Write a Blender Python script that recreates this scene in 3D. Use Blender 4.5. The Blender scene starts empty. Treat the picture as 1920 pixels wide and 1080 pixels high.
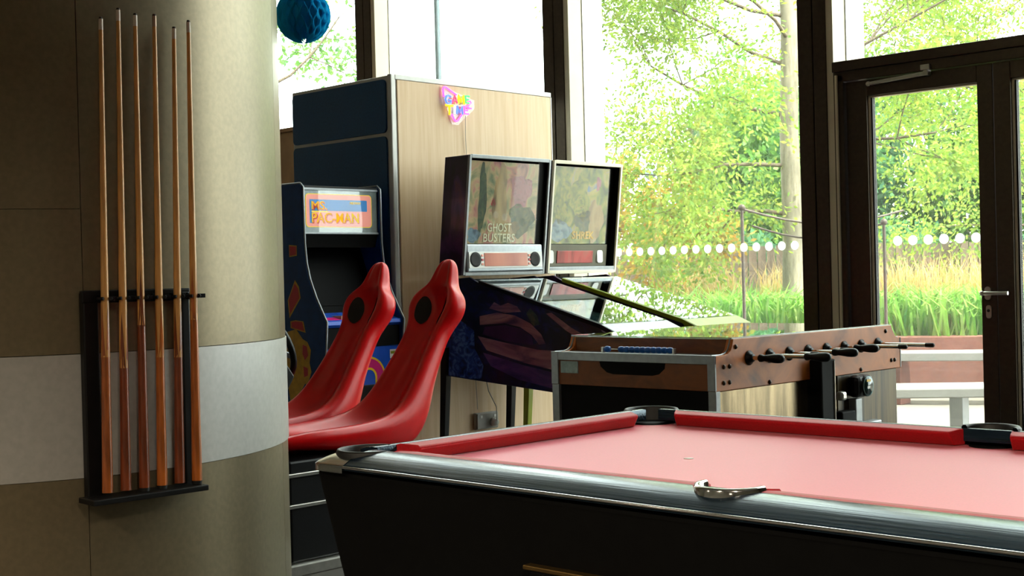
import bpy, bmesh, math, random
from mathutils import Vector, Matrix
PI = math.pi
random.seed(7)
scene = bpy.context.scene
col = scene.collection

# ------------------------------------------------------------------ camera
F_PX, ROLL, PITCH, YAW, CAM_H = 2508.5, -0.025289, -0.007449, 0.770256, 1.2
fwd = Vector((-math.sin(YAW) * math.cos(PITCH), math.cos(YAW) * math.cos(PITCH), math.sin(PITCH)))
rgt = Vector((math.cos(YAW), math.sin(YAW), 0))
upv = rgt.cross(fwd)
r2 = math.cos(ROLL) * rgt + math.sin(ROLL) * upv
u2 = -math.sin(ROLL) * rgt + math.cos(ROLL) * upv
cam = bpy.data.objects.new('camera', bpy.data.cameras.new('camera'))
col.objects.link(cam)
cam.data.sensor_width = 36.0
cam.data.lens = F_PX / 1920 * 36.0
cam.data.clip_start = 0.05
cam.data.clip_end = 300
m = Matrix((r2, u2, -fwd)).transposed().to_4x4()
m.translation = (0, 0, CAM_H)
cam.matrix_world = m
scene.camera = cam

# ------------------------------------------------------------------ light
world = bpy.data.worlds.new('world')
scene.world = world
world.use_nodes = True
bg = world.node_tree.nodes['Background']
bg.inputs[0].default_value = (0.97, 0.985, 1.0, 1)
bg.inputs[1].default_value = 8.5
sun = bpy.data.objects.new('sun', bpy.data.lights.new('sun', 'SUN'))
col.objects.link(sun)
sun.data.energy = 15.0
sun.data.angle = 0.02
sun.data.color = (1.0, 0.93, 0.80)
SAZ, SEL = math.radians(8), math.radians(54)
sd = Vector((math.cos(SEL) * math.cos(SAZ), math.cos(SEL) * math.sin(SAZ), math.sin(SEL)))
sun.rotation_euler = (-sd).to_track_quat('-Z', 'Y').to_euler()
sun.location = sd * 30
vs = scene.view_settings
vs.view_transform = 'Standard'
vs.look = 'None'
vs.exposure = 0.28
vs.gamma = 1.0
vs.use_curve_mapping = False

# ------------------------------------------------------------------ materials
def lin(h):
    c = [int(h[i:i + 2], 16) / 255 for i in (0, 2, 4)]
    return [x / 12.92 if x <= 0.04045 else ((x + 0.055) / 1.055) ** 2.4 for x in c]

def pmat(name, hexcol, rough=0.5, metal=0.0, var=0.08, scale=12.0, stretch=(1, 1, 1), bump=0.0, coat=0.0,
         sheen=0.0, spec=0.5, emit=0.0, trans=0.0, hex2=None, detail=4.0):
    mt = bpy.data.materials.new(name)
    mt.use_nodes = True
    nt = mt.node_tree
    b = nt.nodes['Principled BSDF']
    tc = nt.nodes.new('ShaderNodeTexCoord')
    mp = nt.nodes.new('ShaderNodeMapping')
    mp.inputs['Scale'].default_value = stretch
    no = nt.nodes.new('ShaderNodeTexNoise')
    no.inputs['Scale'].default_value = scale
    no.inputs['Detail'].default_value = detail
    rp = nt.nodes.new('ShaderNodeValToRGB')
    c = lin(hexcol)
    a2 = lin(hex2) if hex2 else [min(1, x * (1 + var)) for x in c]
    a1 = c if hex2 else [x * (1 - var) for x in c]
    rp.color_ramp.elements[0].position = 0.35
    rp.color_ramp.elements[1].position = 0.65
    rp.color_ramp.elements[0].color = (*a1, 1)
    rp.color_ramp.elements[1].color = (*a2, 1)
    nt.links.new(tc.outputs['Object'], mp.inputs['Vector'])
    nt.links.new(mp.outputs[0], no.inputs['Vector'])
    nt.links.new(no.outputs['Fac'], rp.inputs['Fac'])
    nt.links.new(rp.outputs[0], b.inputs['Base Color'])
    b.inputs['Roughness'].default_value = rough
    b.inputs['Metallic'].default_value = metal
    b.inputs['Specular IOR Level'].default_value = spec
    b.inputs['Coat Weight'].default_value = coat
    b.inputs['Coat Roughness'].default_value = 0.08
    if sheen:
        b.inputs['Sheen Weight'].default_value = sheen
        b.inputs['Sheen Roughness'].default_value = 0.35
    if emit:
        nt.links.new(rp.outputs[0], b.inputs['Emission Color'])
        b.inputs['Emission Strength'].default_value = emit
    if bump:
        bp = nt.nodes.new('ShaderNodeBump')
        bp.inputs['Strength'].default_value = bump
        bp.inputs['Distance'].default_value = 0.004
        nt.links.new(no.outputs['Fac'], bp.inputs['Height'])
        nt.links.new(bp.outputs[0], b.inputs['Normal'])
    return mt

def artmat(name, stops, scale=4.0, distort=1.5, stretch=(1, 1, 1), rough=0.3, detail=5.0, coat=0.0):
    """abstract printed artwork: distorted noise through a colour ramp"""
    mt = bpy.data.materials.new(name)
    mt.use_nodes = True
    nt = mt.node_tree
    b = nt.nodes['Principled BSDF']
    tc = nt.nodes.new('ShaderNodeTexCoord')
    mp = nt.nodes.new('ShaderNodeMapping')
    mp.inputs['Scale'].default_value = stretch
    no = nt.nodes.new('ShaderNodeTexNoise')
    no.inputs['Scale'].default_value = scale
    no.inputs['Detail'].default_value = detail
    no.inputs['Distortion'].default_value = distort
    rp = nt.nodes.new('ShaderNodeValToRGB')
    els = rp.color_ramp.elements
    while len(els) < len(stops):
        els.new(0.5)
    for e, (p, h) in zip(els, stops):
        e.position = p
        e.color = (*lin(h), 1)
    nt.links.new(tc.outputs['Object'], mp.inputs['Vector'])
    nt.links.new(mp.outputs[0], no.inputs['Vector'])
    nt.links.new(no.outputs['Fac'], rp.inputs['Fac'])
    nt.links.new(rp.outputs[0], b.inputs['Base Color'])
    b.inputs['Roughness'].default_value = rough
    b.inputs['Coat Weight'].default_value = coat
    return mt

def glassmat(name, tint='f2f7f5', refl=1.0, rough=0.01, ior=1.45, glare_veil=0.0):
    """thin pane: lets light straight through, mirrors by fresnel"""
    mt = bpy.data.materials.new(name)
    mt.use_nodes = True
    nt = mt.node_tree
    nt.nodes.remove(nt.nodes['Principled BSDF'])
    out = nt.nodes['Material Output']
    tr = nt.nodes.new('ShaderNodeBsdfTransparent')
    no = nt.nodes.new('ShaderNodeTexNoise')
    no.inputs['Scale'].default_value = 3.0
    rp = nt.nodes.new('ShaderNodeValToRGB')
    c = lin(tint)
    rp.color_ramp.elements[0].color = (*[x * 0.985 for x in c], 1)
    rp.color_ramp.elements[1].color = (*c, 1)
    nt.links.new(no.outputs['Fac'], rp.inputs['Fac'])
    nt.links.new(rp.outputs[0], tr.inputs['Color'])
    gl = nt.nodes.new('ShaderNodeBsdfGlossy')
    gl.inputs['Roughness'].default_value = rough
    gl.inputs['Color'].default_value = (refl, refl, refl, 1)
    lw = nt.nodes.new('ShaderNodeLayerWeight')
    lw.inputs['Blend'].default_value = 0.5
    pw_ = nt.nodes.new('ShaderNodeMath')
    pw_.operation = 'POWER'
    pw_.inputs[1].default_value = 4.0
    fr = nt.nodes.new('ShaderNodeMath')
    fr.operation = 'MULTIPLY_ADD'
    f0 = ((ior - 1) / (ior + 1)) ** 2
    fr.inputs[1].default_value = 1 - f0
    fr.inputs[2].default_value = f0
    nt.links.new(lw.outputs['Facing'], pw_.inputs[0])
    nt.links.new(pw_.outputs[0], fr.inputs[0])
    mx = nt.nodes.new('ShaderNodeMixShader')
    body = tr
    if glare_veil:     # faint white scatter mixed in to imitate glare haze on the pane
        tl = nt.nodes.new('ShaderNodeBsdfTranslucent')
        tl.inputs['Color'].default_value = (1, 1, 1, 1)
        md_ = nt.nodes.new('ShaderNodeMixShader')
        md_.inputs[0].default_value = glare_veil
        nt.links.new(tr.outputs[0], md_.inputs[1])
        nt.links.new(tl.outputs[0], md_.inputs[2])
        body = md_
    nt.links.new(fr.outputs[0], mx.inputs[0])
    nt.links.new(body.outputs[0], mx.inputs[1])
    nt.links.new(gl.outputs[0], mx.inputs[2])
    nt.links.new(mx.outputs[0], out.inputs['Surface'])
    return mt

def leafmat(name, stops, trans=0.5, dim=0.8):
    """thin leaves: every leaf its own shade, light passes through"""
    mt = bpy.data.materials.new(name)
    mt.use_nodes = True
    nt = mt.node_tree
    nt.nodes.remove(nt.nodes['Principled BSDF'])
    out = nt.nodes['Material Output']
    ge = nt.nodes.new('ShaderNodeNewGeometry')
    rp = nt.nodes.new('ShaderNodeValToRGB')
    els = rp.color_ramp.elements
    while len(els) < len(stops):
        els.new(0.5)
    for i, (e, h) in enumerate(zip(els, stops)):
        e.position = i / (len(stops) - 1)
        e.color = (*[x * dim for x in lin(h)], 1)
    nt.links.new(ge.outputs['Random Per Island'], rp.inputs['Fac'])
    df = nt.nodes.new('ShaderNodeBsdfDiffuse')
    tl = nt.nodes.new('ShaderNodeBsdfTranslucent')
    mx = nt.nodes.new('ShaderNodeMixShader')
    mx.inputs[0].default_value = trans
    nt.links.new(rp.outputs[0], df.inputs['Color'])
    nt.links.new(rp.outputs[0], tl.inputs['Color'])
    nt.links.new(df.outputs[0], mx.inputs[1])
    nt.links.new(tl.outputs[0], mx.inputs[2])
    nt.links.new(mx.outputs[0], out.inputs['Surface'])
    return mt

def neonmat(name, hexcol, strength):
    mt = bpy.data.materials.new(name)
    mt.use_nodes = True
    nt = mt.node_tree
    b = nt.nodes['Principled BSDF']
    c = lin(hexcol)
    no = nt.nodes.new('ShaderNodeTexNoise')
    no.inputs['Scale'].default_value = 8
    rp = nt.nodes.new('ShaderNodeValToRGB')
    rp.color_ramp.elements[0].color = (*[x * 0.92 for x in c], 1)
    rp.color_ramp.elements[1].color = (*c, 1)
    nt.links.new(no.outputs['Fac'], rp.inputs['Fac'])
    nt.links.new(rp.outputs[0], b.inputs['Base Color'])
    nt.links.new(rp.outputs[0], b.inputs['Emission Color'])
    b.inputs['Emission Strength'].default_value = strength
    return mt

M = {}
M['floor'] = pmat('floor_concrete', '4c4742', 0.5, var=0.2, scale=3, bump=0.1)
M['ceiling'] = pmat('ceiling_paint', 'd6d8da', 0.8, var=0.06)
M['wall'] = pmat('wall_paint', '93897a', 0.8, var=0.06, scale=4)
M['clad'] = pmat('column_cladding', '7e725a', 0.36, 0.55, var=0.07, scale=60, stretch=(1, 1, 1), bump=0.05)
M['band'] = pmat('column_band', 'b4b2ae', 0.45, 0.3, var=0.05, scale=50, bump=0.04)
M['bronze'] = pmat('bronze_frame', '43382f', 0.34, 0.55, var=0.12, scale=40)
M['alu'] = pmat('beige_fin', 'c9bfa9', 0.5, 0.1, var=0.05, scale=6)
M['gasket'] = pmat('white_gasket', 'e9ece8', 0.5, var=0.03)
M['darkgasket'] = pmat('dark_gasket', '15130f', 0.6, var=0.1)
M['glass'] = glassmat('window_glass', 'f4faf6', glare_veil=0.012)
M['clearglass'] = glassmat('clear_glass', 'fafcfb')

M['steel'] = pmat('satin_steel', 'b9b7b0', 0.3, 0.9, var=0.08, scale=30)
M['chrome'] = pmat('chrome', 'd8d8d6', 0.12, 1.0, var=0.04, scale=30)
M['silver'] = pmat('grey_aluminium', '8f9498', 0.38, 0.6, var=0.08, scale=40)
M['black'] = pmat('black_laminate', '08080a', 0.4, var=0.25, scale=30, spec=0.25)
M['blackmat'] = pmat('black_matt', '060606', 0.7, var=0.2, scale=30, spec=0.15)
M['rubber'] = pmat('black_rubber', '111110', 0.55, var=0.3, scale=60, bump=0.2)
M['rail'] = pmat('black_lacquer_rail', '131f2a', 0.24, var=0.6, scale=30, stretch=(0.15, 6, 6), bump=0.14)
M['rail'].node_tree.nodes['Principled BSDF'].inputs['Specular Tint'].default_value = (.5, .76, 1, 1)
M['cloth'] = pmat('red_cloth', 'd80a2a', 0.48, var=0.12, scale=220, bump=0.04, sheen=0.65, spec=0.6, hex2='e2163a')
M['cloth'].node_tree.nodes['Principled BSDF'].inputs['Sheen Tint'].default_value = (1, .80, .94, 1)
M['cush'] = pmat('red_cushion_cloth', 'b00c18', 0.7, var=0.1, scale=220, bump=0.06, sheen=0.35, spec=0.35)
M['chalk'] = pmat('chalk_white', 'e8e4e2', 0.9, var=0.05)
M['brass'] = pmat('brass', '7c6238', 0.35, 0.9, var=0.15)
M['seat'] = pmat('red_plastic', 'c00207', 0.3, var=0.07, scale=8, bump=0.03, spec=0.28)
M['grille'] = pmat('speaker_grille', '1a1512', 0.8, var=0.3, scale=300, bump=0.4)
M['cue_shaft'] = pmat('maple_shaft', 'c9924f', 0.35, var=0.16, scale=12, stretch=(8, 8, 0.6), coat=0.3)
M['cue_butt'] = pmat('stained_butt', '8f4a1d', 0.3, var=0.35, scale=14, stretch=(8, 8, 0.8), coat=0.4)
M['cue_butt2'] = pmat('dark_stained_butt', '6f3216', 0.3, var=0.35, scale=14, stretch=(8, 8, 0.8), coat=0.4)
M['cue_butt3'] = pmat('orange_stained_butt', 'a4571e', 0.3, var=0.3, scale=14, stretch=(8, 8, 0.8), coat=0.4)
M['ferrule'] = pmat('ferrule', 'd2c5b4', 0.5, var=0.06)
M['ferrule2'] = pmat('brass_ferrule', 'a98d74', 0.4, 0.5, var=0.06)
M['tip'] = pmat('leather_tip', '2a211c', 0.8, var=0.2)
M['rackwood'] = pmat('black_rack', '0b0a0a', 0.45, var=0.3, scale=30, spec=0.3)
M['veneer'] = pmat('pale_veneer', 'd0ae84', 0.5, var=0.09, scale=7, stretch=(6, 6, 0.35), hex2='dabc96')
M['trimgrey'] = pmat('grey_trim', 'b3b1ac', 0.4, 0.3, var=0.05)
M['navy'] = pmat('navy_panel', '123c66', 0.42, var=0.2, scale=90, hex2='184872', spec=0.35)
M['tan'] = pmat('tan_board', 'b58f68', 0.6, var=0.1, scale=10)

M['arcblue'] = pmat('cabinet_navy', '0a3266', 0.4, var=0.15, scale=20, spec=0.25)
M['arcpanel'] = pmat('cabinet_blue', '1552c4', 0.35, var=0.08, scale=20)
M['screen'] = pmat('dark_screen', '030303', 0.5, var=0.2, spec=0.06)
M['pink'] = pmat('print_pink', 'e79a86', 0.35, var=0.05)
M['magenta'] = pmat('print_magenta', 'd8177c', 0.35, var=0.05)
M['yellow'] = pmat('print_yellow', 'f0c419', 0.35, var=0.06)
M['gold'] = pmat('print_gold', 'b58a1c', 0.4, var=0.15, scale=30)
M['skyblue'] = pmat('print_blue', '2277b8', 0.35, var=0.05)
M['redprint'] = pmat('print_red', 'a8232c', 0.4, var=0.1)
M['white'] = pmat('white_plastic', 'dcdcd8', 0.4, var=0.03)
M['grey'] = pmat('grey_plastic', '9a9892', 0.45, var=0.05)
M['orangeball'] = pmat('joystick_ball', 'd0492a', 0.3, var=0.05)
M['bluebead'] = pmat('blue_bead', '0c54a8', 0.35, var=0.1)
M['sticker'] = pmat('sticker', '8aa0a3', 0.45, var=0.15, scale=60)
M['green'] = pmat('lime_rail', '8f9a10', 0.35, var=0.08)
M['pinpurple'] = pmat('print_purple', '3a1d3f', 0.35, var=0.3, scale=8)
M['mauve'] = artmat('print_mauve', [(0.3, '4a3448'), (0.48, '8a6068'), (0.65, 'a8807c'), (0.8, '6a4a60')], 7, 1.2, (.5, 1, 2))
M['artside'] = artmat('side_art', [(0.34, '050408'), (0.50, '0c0a1c'), (0.60, '18163c'), (0.68, '2a2050'), (0.78, '4c3450')], 5.0, 2.0, (1, 1, 1.4), coat=0.3)
M['arthead'] = artmat('head_side_art', [(0.30, '120a16'), (0.48, '2c1634'), (0.60, '4b2a5a'), (0.75, '70402c')], 5.0, 1.5, (1, 1, 0.5), coat=0.3)
M['artglass1'] = artmat('backglass_art_warm', [(0.28, '56664a'), (0.42, '9a926c'), (0.52, 'c4a47c'), (0.62, 'c07c74'), (0.74, '7a4052')], 6.5, 1.8, (1, 1, 0.8))
M['artglass2'] = artmat('backglass_art_green', [(0.28, '2c3c1a'), (0.42, '5c6c28'), (0.54, '8c8e36'), (0.64, 'b49e4c'), (0.76, '6480a8')], 7.0, 1.8, (1, 1, 0.8))
M['artfield'] = artmat('playfield_art', [(0.30, '0d2c40'), (0.45, '1f5a74'), (0.55, 'a8b8b4'), (0.65, '8a4a3a'), (0.75, '122a3c')], 9.0, 1.5, (1, 1, 1))
M['dmd'] = artmat('score_display', [(0.3, '9c4630'), (0.5, 'd08060'), (0.7, 'c46a50')], 2.0, 0.5, (1, 1, 0.2))
M['dmd2'] = artmat('score_display_red', [(0.3, '6c1a1a'), (0.5, 'b8403c'), (0.7, 'a06050')], 6.0, 1.5, (1, 1, 0.3))
M['burl'] = artmat('burl_wood', [(0.25, '552a10'), (0.42, 'a0561c'), (0.55, 'bb6826'), (0.75, '743c16')], 3.0, 1.2, (1, 1, 1.6), rough=0.45, coat=0.0)
M['darkwood'] = artmat('dark_wood', [(0.3, '4a2208'), (0.52, '7a4014'), (0.75, '55290c')], 5.0, 1.0, (1, 1, 2), rough=0.5)
M['mirrorsteel'] = pmat('polished_steel', '6e6452', 0.2, 0.9, var=0.12, scale=9, stretch=(1, 3, 0.3), hex2='a3947a')
M['darksteel'] = pmat('streaked_steel', '1c160c', 0.35, 0.25, scale=16, stretch=(1, 3, 0.15), hex2='5c4c2c')
M['tableglass'] = glassmat('table_glass', 'dfe9e6', ior=1.9)
M['pitch'] = pmat('green_pitch', '2f6f52', 0.5, var=0.06)
M['bolt'] = pmat('dark_bolt', '3a2c22', 0.35, 0.8, var=0.1)
M['reader'] = pmat('reader_screen', '11302f', 0.2, var=0.3, scale=60)
M['readerring'] = pmat('reader_ring', '8fb7ba', 0.4, var=0.05)
M['paving'] = pmat('pale_paving', '726b61', 0.8, var=0.12, scale=5)
M['stone'] = pmat('pale_stone', '6e6e6c', 0.7, var=0.06, scale=8)
M['brickwall'] = pmat('pink_render', '6e4438', 0.8, var=0.12, scale=14, bump=0.2)
M['soil'] = pmat('soil', '4a3a28', 0.9, var=0.3)
M['plank'] = pmat('weathered_plank', '6a5a4c', 0.8, var=0.25, scale=8, stretch=(4, 4, 0.4))
M['bark'] = pmat('bark', '857b6a', 0.85, var=0.25, scale=14, stretch=(3, 3, 0.5), bump=0.5)
M['twig'] = pmat('twig', '5d5040', 0.85, var=0.2)
M['rope'] = pmat('chain', '4a403a', 0.6, 0.4, var=0.2)
M['lampmetal'] = pmat('lamp_metal', '5c6a70', 0.5, 0.6, var=0.1)
M['leaf_yg'] = leafmat('leaf_yellow_green', ['7fa53c', 'a0c04a', 'bccf60', '6f9a48', 'aeb850', '86b060'])
M['leaf_g'] = leafmat('leaf_green', ['4f7f35', '6b9a45', '86b25a', '5f8f58', '9cc070'])
M['leaf_dg'] = leafmat('leaf_deep_green', ['3a6a3c', '528450', '6a9c68', '4a7c60', '80ac78'])
M['leaf_au'] = leafmat('leaf_autumn', ['c9a53a', 'd9b860', '9fae48', '7f9350', 'd0983a', 'b5b070'])
M['leaf_straw'] = leafmat('leaf_straw', ['d9bd80', 'e6cf9a', 'c9a860', 'd5c48a'])
M['leaf_blade'] = leafmat('leaf_blade', ['5f9a3a', '86b850', 'a6c86a', '4f8440', 'b9d080'])
M['paper'] = leafmat('blue_tissue', ['1496cc', '22a8dc', '108abc'], trans=0.45, dim=1.0)
M['dot'] = leafmat('frosted_dot', ['fafcfa', 'ffffff'], trans=0.8, dim=1.0)
M['leaf_red'] = leafmat('leaf_red', ['b85a4a', 'c97a60', '9a4a3c'])

# ------------------------------------------------------------------ mesh helpers
BASE = {}

class MB:
    def __init__(s):
        s.v, s.f, s.sm = [], [], []

    def add(s, vs_, fs_, smooth=False):
        n = len(s.v)
        s.v += [Vector(p) for p in vs_]
        s.f += [tuple(i + n for i in f) for f in fs_]
        s.sm += [smooth] * len(fs_)
        return s

    def box(s, x0, x1, y0, y1, z0, z1):
        return s.add([(x0, y0, z0), (x1, y0, z0), (x1, y1, z0), (x0, y1, z0), (x0, y0, z1), (x1, y0, z1), (x1, y1, z1), (x0, y1, z1)],
                     [(0, 3, 2, 1), (4, 5, 6, 7), (0, 1, 5, 4), (1, 2, 6, 5), (2, 3, 7, 6), (3, 0, 4, 7)])

    def hexa(s, lo, hi):
        """8 corners: lower 4 ccw, upper 4 ccw"""
        return s.add(list(lo) + list(hi), [(0, 3, 2, 1), (4, 5, 6, 7), (0, 1, 5, 4), (1, 2, 6, 5), (2, 3, 7, 6), (3, 0, 4, 7)])

    def prism(s, poly, axis, a, b):
        """poly: 2D points in the plane across the axis (x: y,z; y: x,z; z: x,y)"""
        def P(q, t):
            return {'x': (t, q[0], q[1]), 'y': (q[0], t, q[1]), 'z': (q[0], q[1], t)}[axis]
        n = len(poly)
        vs_ = [P(q, a) for q in poly] + [P(q, b) for q in poly]
        fs_ = [tuple(range(n))[::-1], tuple(range(n, 2 * n))] + [(i, (i + 1) % n, n + (i + 1) % n, n + i) for i in range(n)]
        return s.add(vs_, fs_)

    def tube(s, path, r, n=8, closed=False, cap=True, smooth=True):
        path = [Vector(p) for p in path]
        rs = r if isinstance(r, (list, tuple)) else [r] * len(path)
        k = len(path)
        rings = []
        prev = None
        for i, p in enumerate(path):
            if closed:
                t = path[(i + 1) % k] - path[i - 1]
            else:
                t = path[min(i + 1, k - 1)] - path[max(i - 1, 0)]
            t.normalize()
            if prev is None:
                a = Vector((0, 0, 1)) if abs(t.z) < 0.9 else Vector((1, 0, 0))
                u = t.cross(a).normalized()
            else:
                u = (prev - t * prev.dot(t)).normalized()
            prev = u
            w = t.cross(u)
            rings.append([p + rs[i] * (math.cos(2 * PI * j / n) * u + math.sin(2 * PI * j / n) * w) for j in range(n)])
        vs_ = [q for R_ in rings for q in R_]
        fs_ = []
        for i in range(k if closed else k - 1):
            i2 = (i + 1) % k
            for j in range(n):
                fs_.append((i * n + j, i * n + (j + 1) % n, i2 * n + (j + 1) % n, i2 * n + j))
        s.add(vs_, fs_, smooth)
        if cap and not closed:
            s.add(rings[0], [tuple(range(n))[::-1]])
            s.add(rings[-1], [tuple(range(n))])
        return s

    def lathe(s, prof, o, ax=(0, 0, 1), n=20, smooth=True):
        """prof: (radius, height) along axis from o"""
        o = Vector(o)
        ax = Vector(ax).normalized()
        a = Vector((0, 0, 1)) if abs(ax.z) < 0.9 else Vector((1, 0, 0))
        u = ax.cross(a).normalized()
        w = ax.cross(u)
        vs_, fs_ = [], []
        for r, h in prof:
            for j in range(n):
                vs_.append(o + ax * h + max(r, 1e-5) * (math.cos(2 * PI * j / n) * u + math.sin(2 * PI * j / n) * w))
        for i in range(len(prof) - 1):
            for j in range(n):
                fs_.append((i * n + j, i * n + (j + 1) % n, (i + 1) * n + (j + 1) % n, (i + 1) * n + j))
        fs_.append(tuple(range(n))[::-1])
        fs_.append(tuple(range((len(prof) - 1) * n, len(prof) * n)))
        return s.add(vs_, fs_, smooth)

    def ball(s, c, r, n=12, sq=(1, 1, 1)):
        c = Vector(c)
        vs_, fs_ = [], []
        for i in range(n // 2 + 1):
            t = PI * i / (n // 2)
            for j in range(n):
                p = 2 * PI * j / n
                rr = max(math.sin(t), 1e-4)
                vs_.append(c + r * Vector((rr * math.cos(p) * sq[0], rr * math.sin(p) * sq[1], math.cos(t) * sq[2])))
        for i in range(n // 2):
            for j in range(n):
                fs_.append((i * n + j, (i + 1) * n + j, (i + 1) * n + (j + 1) % n, i * n + (j + 1) % n))
        return s.add(vs_, fs_, True)

    def build(s, name, mat, parent=None, bevel=0, smooth=None, seg=2, recalc=False):
        base = BASE.get(parent.name, Vector((0, 0, 0))) if parent else Vector((0, 0, 0))
        me = bpy.data.meshes.new(name)
        me.from_pydata([tuple(p - base) for p in s.v], [], s.f)
        me.polygons.foreach_set('use_smooth', [bool(smooth) if smooth is not None else x for x in s.sm])
        me.materials.append(M[mat] if isinstance(mat, str) else mat)
        if recalc:
            bm_ = bmesh.new()
            bm_.from_mesh(me)
            bmesh.ops.recalc_face_normals(bm_, faces=bm_.faces)
            bm_.to_mesh(me)
            bm_.free()
        me.update()
        o = bpy.data.objects.new(name, me)
        col.objects.link(o)
        if parent:
            o.parent = parent
        BASE[o.name] = base
        if bevel:
            md = o.modifiers.new('bevel', 'BEVEL')
            md.width = bevel
            md.segments = seg
            md.limit_method = 'ANGLE'
            md.angle_limit = math.radians(35)
        return o

def tag(o, label, cat, group=None, kind=None):
    o['label'] = label
    o['category'] = cat
    if group:
        o['group'] = group
    if kind:
        o['kind'] = kind
    return o

def thing(name, loc, label, cat, group=None):
    o = bpy.data.objects.new(name, None)
    o.empty_display_size = 0.1
    o.location = loc
    col.objects.link(o)
    BASE[o.name] = Vector(loc)
    return tag(o, label, cat, group)

def struct(o):
    o['kind'] = 'structure'
    return o

def place(name, mesh, loc, parent):
    """one more piece sharing mesh data (mesh built round its own origin)"""
    o = bpy.data.objects.new(name, mesh)
    col.objects.link(o)
    base = BASE.get(parent.name, Vector((0, 0, 0)))
    o.parent = parent
    o.location = Vector(loc) - base
    BASE[o.name] = base
    return o

def meshof(mb, name, mat):
    me = bpy.data.meshes.new(name)
    me.from_pydata([tuple(p) for p in mb.v], [], mb.f)
    me.polygons.foreach_set('use_smooth', mb.sm)
    me.materials.append(M[mat] if isinstance(mat, str) else mat)
    me.update()
    return me

def copy_thing(src, off, label):
    r = src.copy()
    col.objects.link(r)
    r.location = src.location + Vector(off)
    r['label'] = label
    def rec(a, b):
        for ch in [o for o in bpy.data.objects if o.parent == a]:
            c = ch.copy()
            col.objects.link(c)
            c.parent = b
            for md_ in c.modifiers:
                if md_.type == 'SHRINKWRAP':
                    md_.target = b
            rec(ch, c)
    rec(src, r)
    return r

def text(name, body, size, pos, xdir, ydir, mat, parent, extrude=0.001, width=None, height=None, bold=0.0, align='LEFT', shear=0.0):
    cu = bpy.data.curves.new(name, 'FONT')
    cu.body = body
    cu.size = size
    cu.extrude = extrude
    cu.offset = bold
    cu.shear = shear
    cu.resolution_u = 3
    tmp = bpy.data.objects.new('tmp_text', cu)
    col.objects.link(tmp)
    dg = bpy.context.evaluated_depsgraph_get()
    me = bpy.data.meshes.new_from_object(tmp.evaluated_get(dg))
    xs = [v.co.x for v in me.vertices]
    ys = [v.co.y for v in me.vertices]
    sx = width / (max(xs) - min(xs)) if width else 1
    sy = height / (max(ys) - min(ys)) if height else (sx if width else 1)
    xdir, ydir = Vector(xdir), Vector(ydir)
    zdir = xdir.cross(ydir)
    vs_ = [Vector(pos) + xdir * (v.co.x - min(xs)) * sx + ydir * (v.co.y - min(ys)) * sy + zdir * v.co.z for v in me.vertices]
    mb = MB()
    mb.add(vs_, [tuple(p.vertices) for p in me.polygons])
    bpy.data.objects.remove(tmp)
    bpy.data.meshes.remove(me)
    bpy.data.curves.remove(cu)
    return mb.build(name, mat, parent)

def rrect(a0, a1, b0, b1, r, n=5):
    pts = []
    for cx, cy, t0 in ((a1 - r, b0 + r, -PI / 2), (a1 - r, b1 - r, 0), (a0 + r, b1 - r, PI / 2), (a0 + r, b0 + r, PI)):
        for i in range(n + 1):
            t = t0 + PI / 2 * i / n
            pts.append((cx + r * math.cos(t), cy + r * math.sin(t)))
    return pts

# ------------------------------------------------------------------ room shell
XL, XR, YB, YW, ZC = -12.0, 6.0, -6.0, 6.905, 6.2
struct(MB().box(XL - .2, XR + .2, YB - .2, 7.10, -0.1, 0).build('floor', 'floor'))
struct(MB().box(XL - .2, XR + .2, YB - .2, 7.10, ZC, ZC + 0.15).build('ceiling', 'ceiling'))
struct(MB().box(XL - .2, XL, YB, 7.10, 0, ZC).build('wall_left', 'wall'))
struct(MB().box(XR, XR + .2, YB, 7.10, 0, ZC).build('wall_right', 'wall'))
struct(MB().box(XL, XR, YB - .2, YB, 0, ZC).build('wall_back', 'wall'))

MULL = [-9.967, -7.967, -5.967, -3.967, -1.967, 0.033]
struct(MB().box(0.033, XR, 6.78, 7.0, 0, ZC).build('wall_front', 'wall'))
for i, xr in enumerate(MULL):
    t = struct(MB().box(xr - .225, xr - .05, 6.765, 6.90, 0, ZC).build('trim_%d' % (i + 1), 'bronze', bevel=.004))
    MB().box(xr - .225, xr - .130, 6.745, 6.765, 0, ZC).build('inner_cap', 'bronze', t, bevel=.003)
    MB().box(xr - .122, xr - .042, 6.745, 6.765, 0, ZC).build('inner_cap', 'bronze', t, bevel=.003)
    MB().box(xr - .05, xr, 6.755, 6.893, 0, ZC).build('fin', 'alu', t, bevel=.002)
    MB().box(xr - .225, xr, 6.917, 7.11, 0, ZC).build('outer_fin', 'alu', t, bevel=.002)
    MB().box(xr - .01, xr + .006, 6.896, 6.914, 0, ZC).build('gasket', 'gasket', t)
    MB().box(xr - .245, xr - .225, 6.86, 6.92, 0, ZC).build('gasket', 'darkgasket', t)

dotmesh = meshof(MB().lathe([(0.027, 0), (0.027, 0.0012)], (0, 0, 0), (0, -1, 0), 20, False), 'dot', 'dot')

def pane(win, x0, x1, z0, z1, y=YW, dots=True, zd=1.352):
    p = MB().box(x0, x1, y - .005, y + .005, z0, z1).build('pane', 'glass', win)
    if dots:
        n = int((x1 - x0 - .05) / 0.0905)
        xs = x1 - .035
        for k in range(n):
            place('dot', dotmesh, (xs - k * 0.0905, y - .0055, zd), p)
    return p

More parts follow.
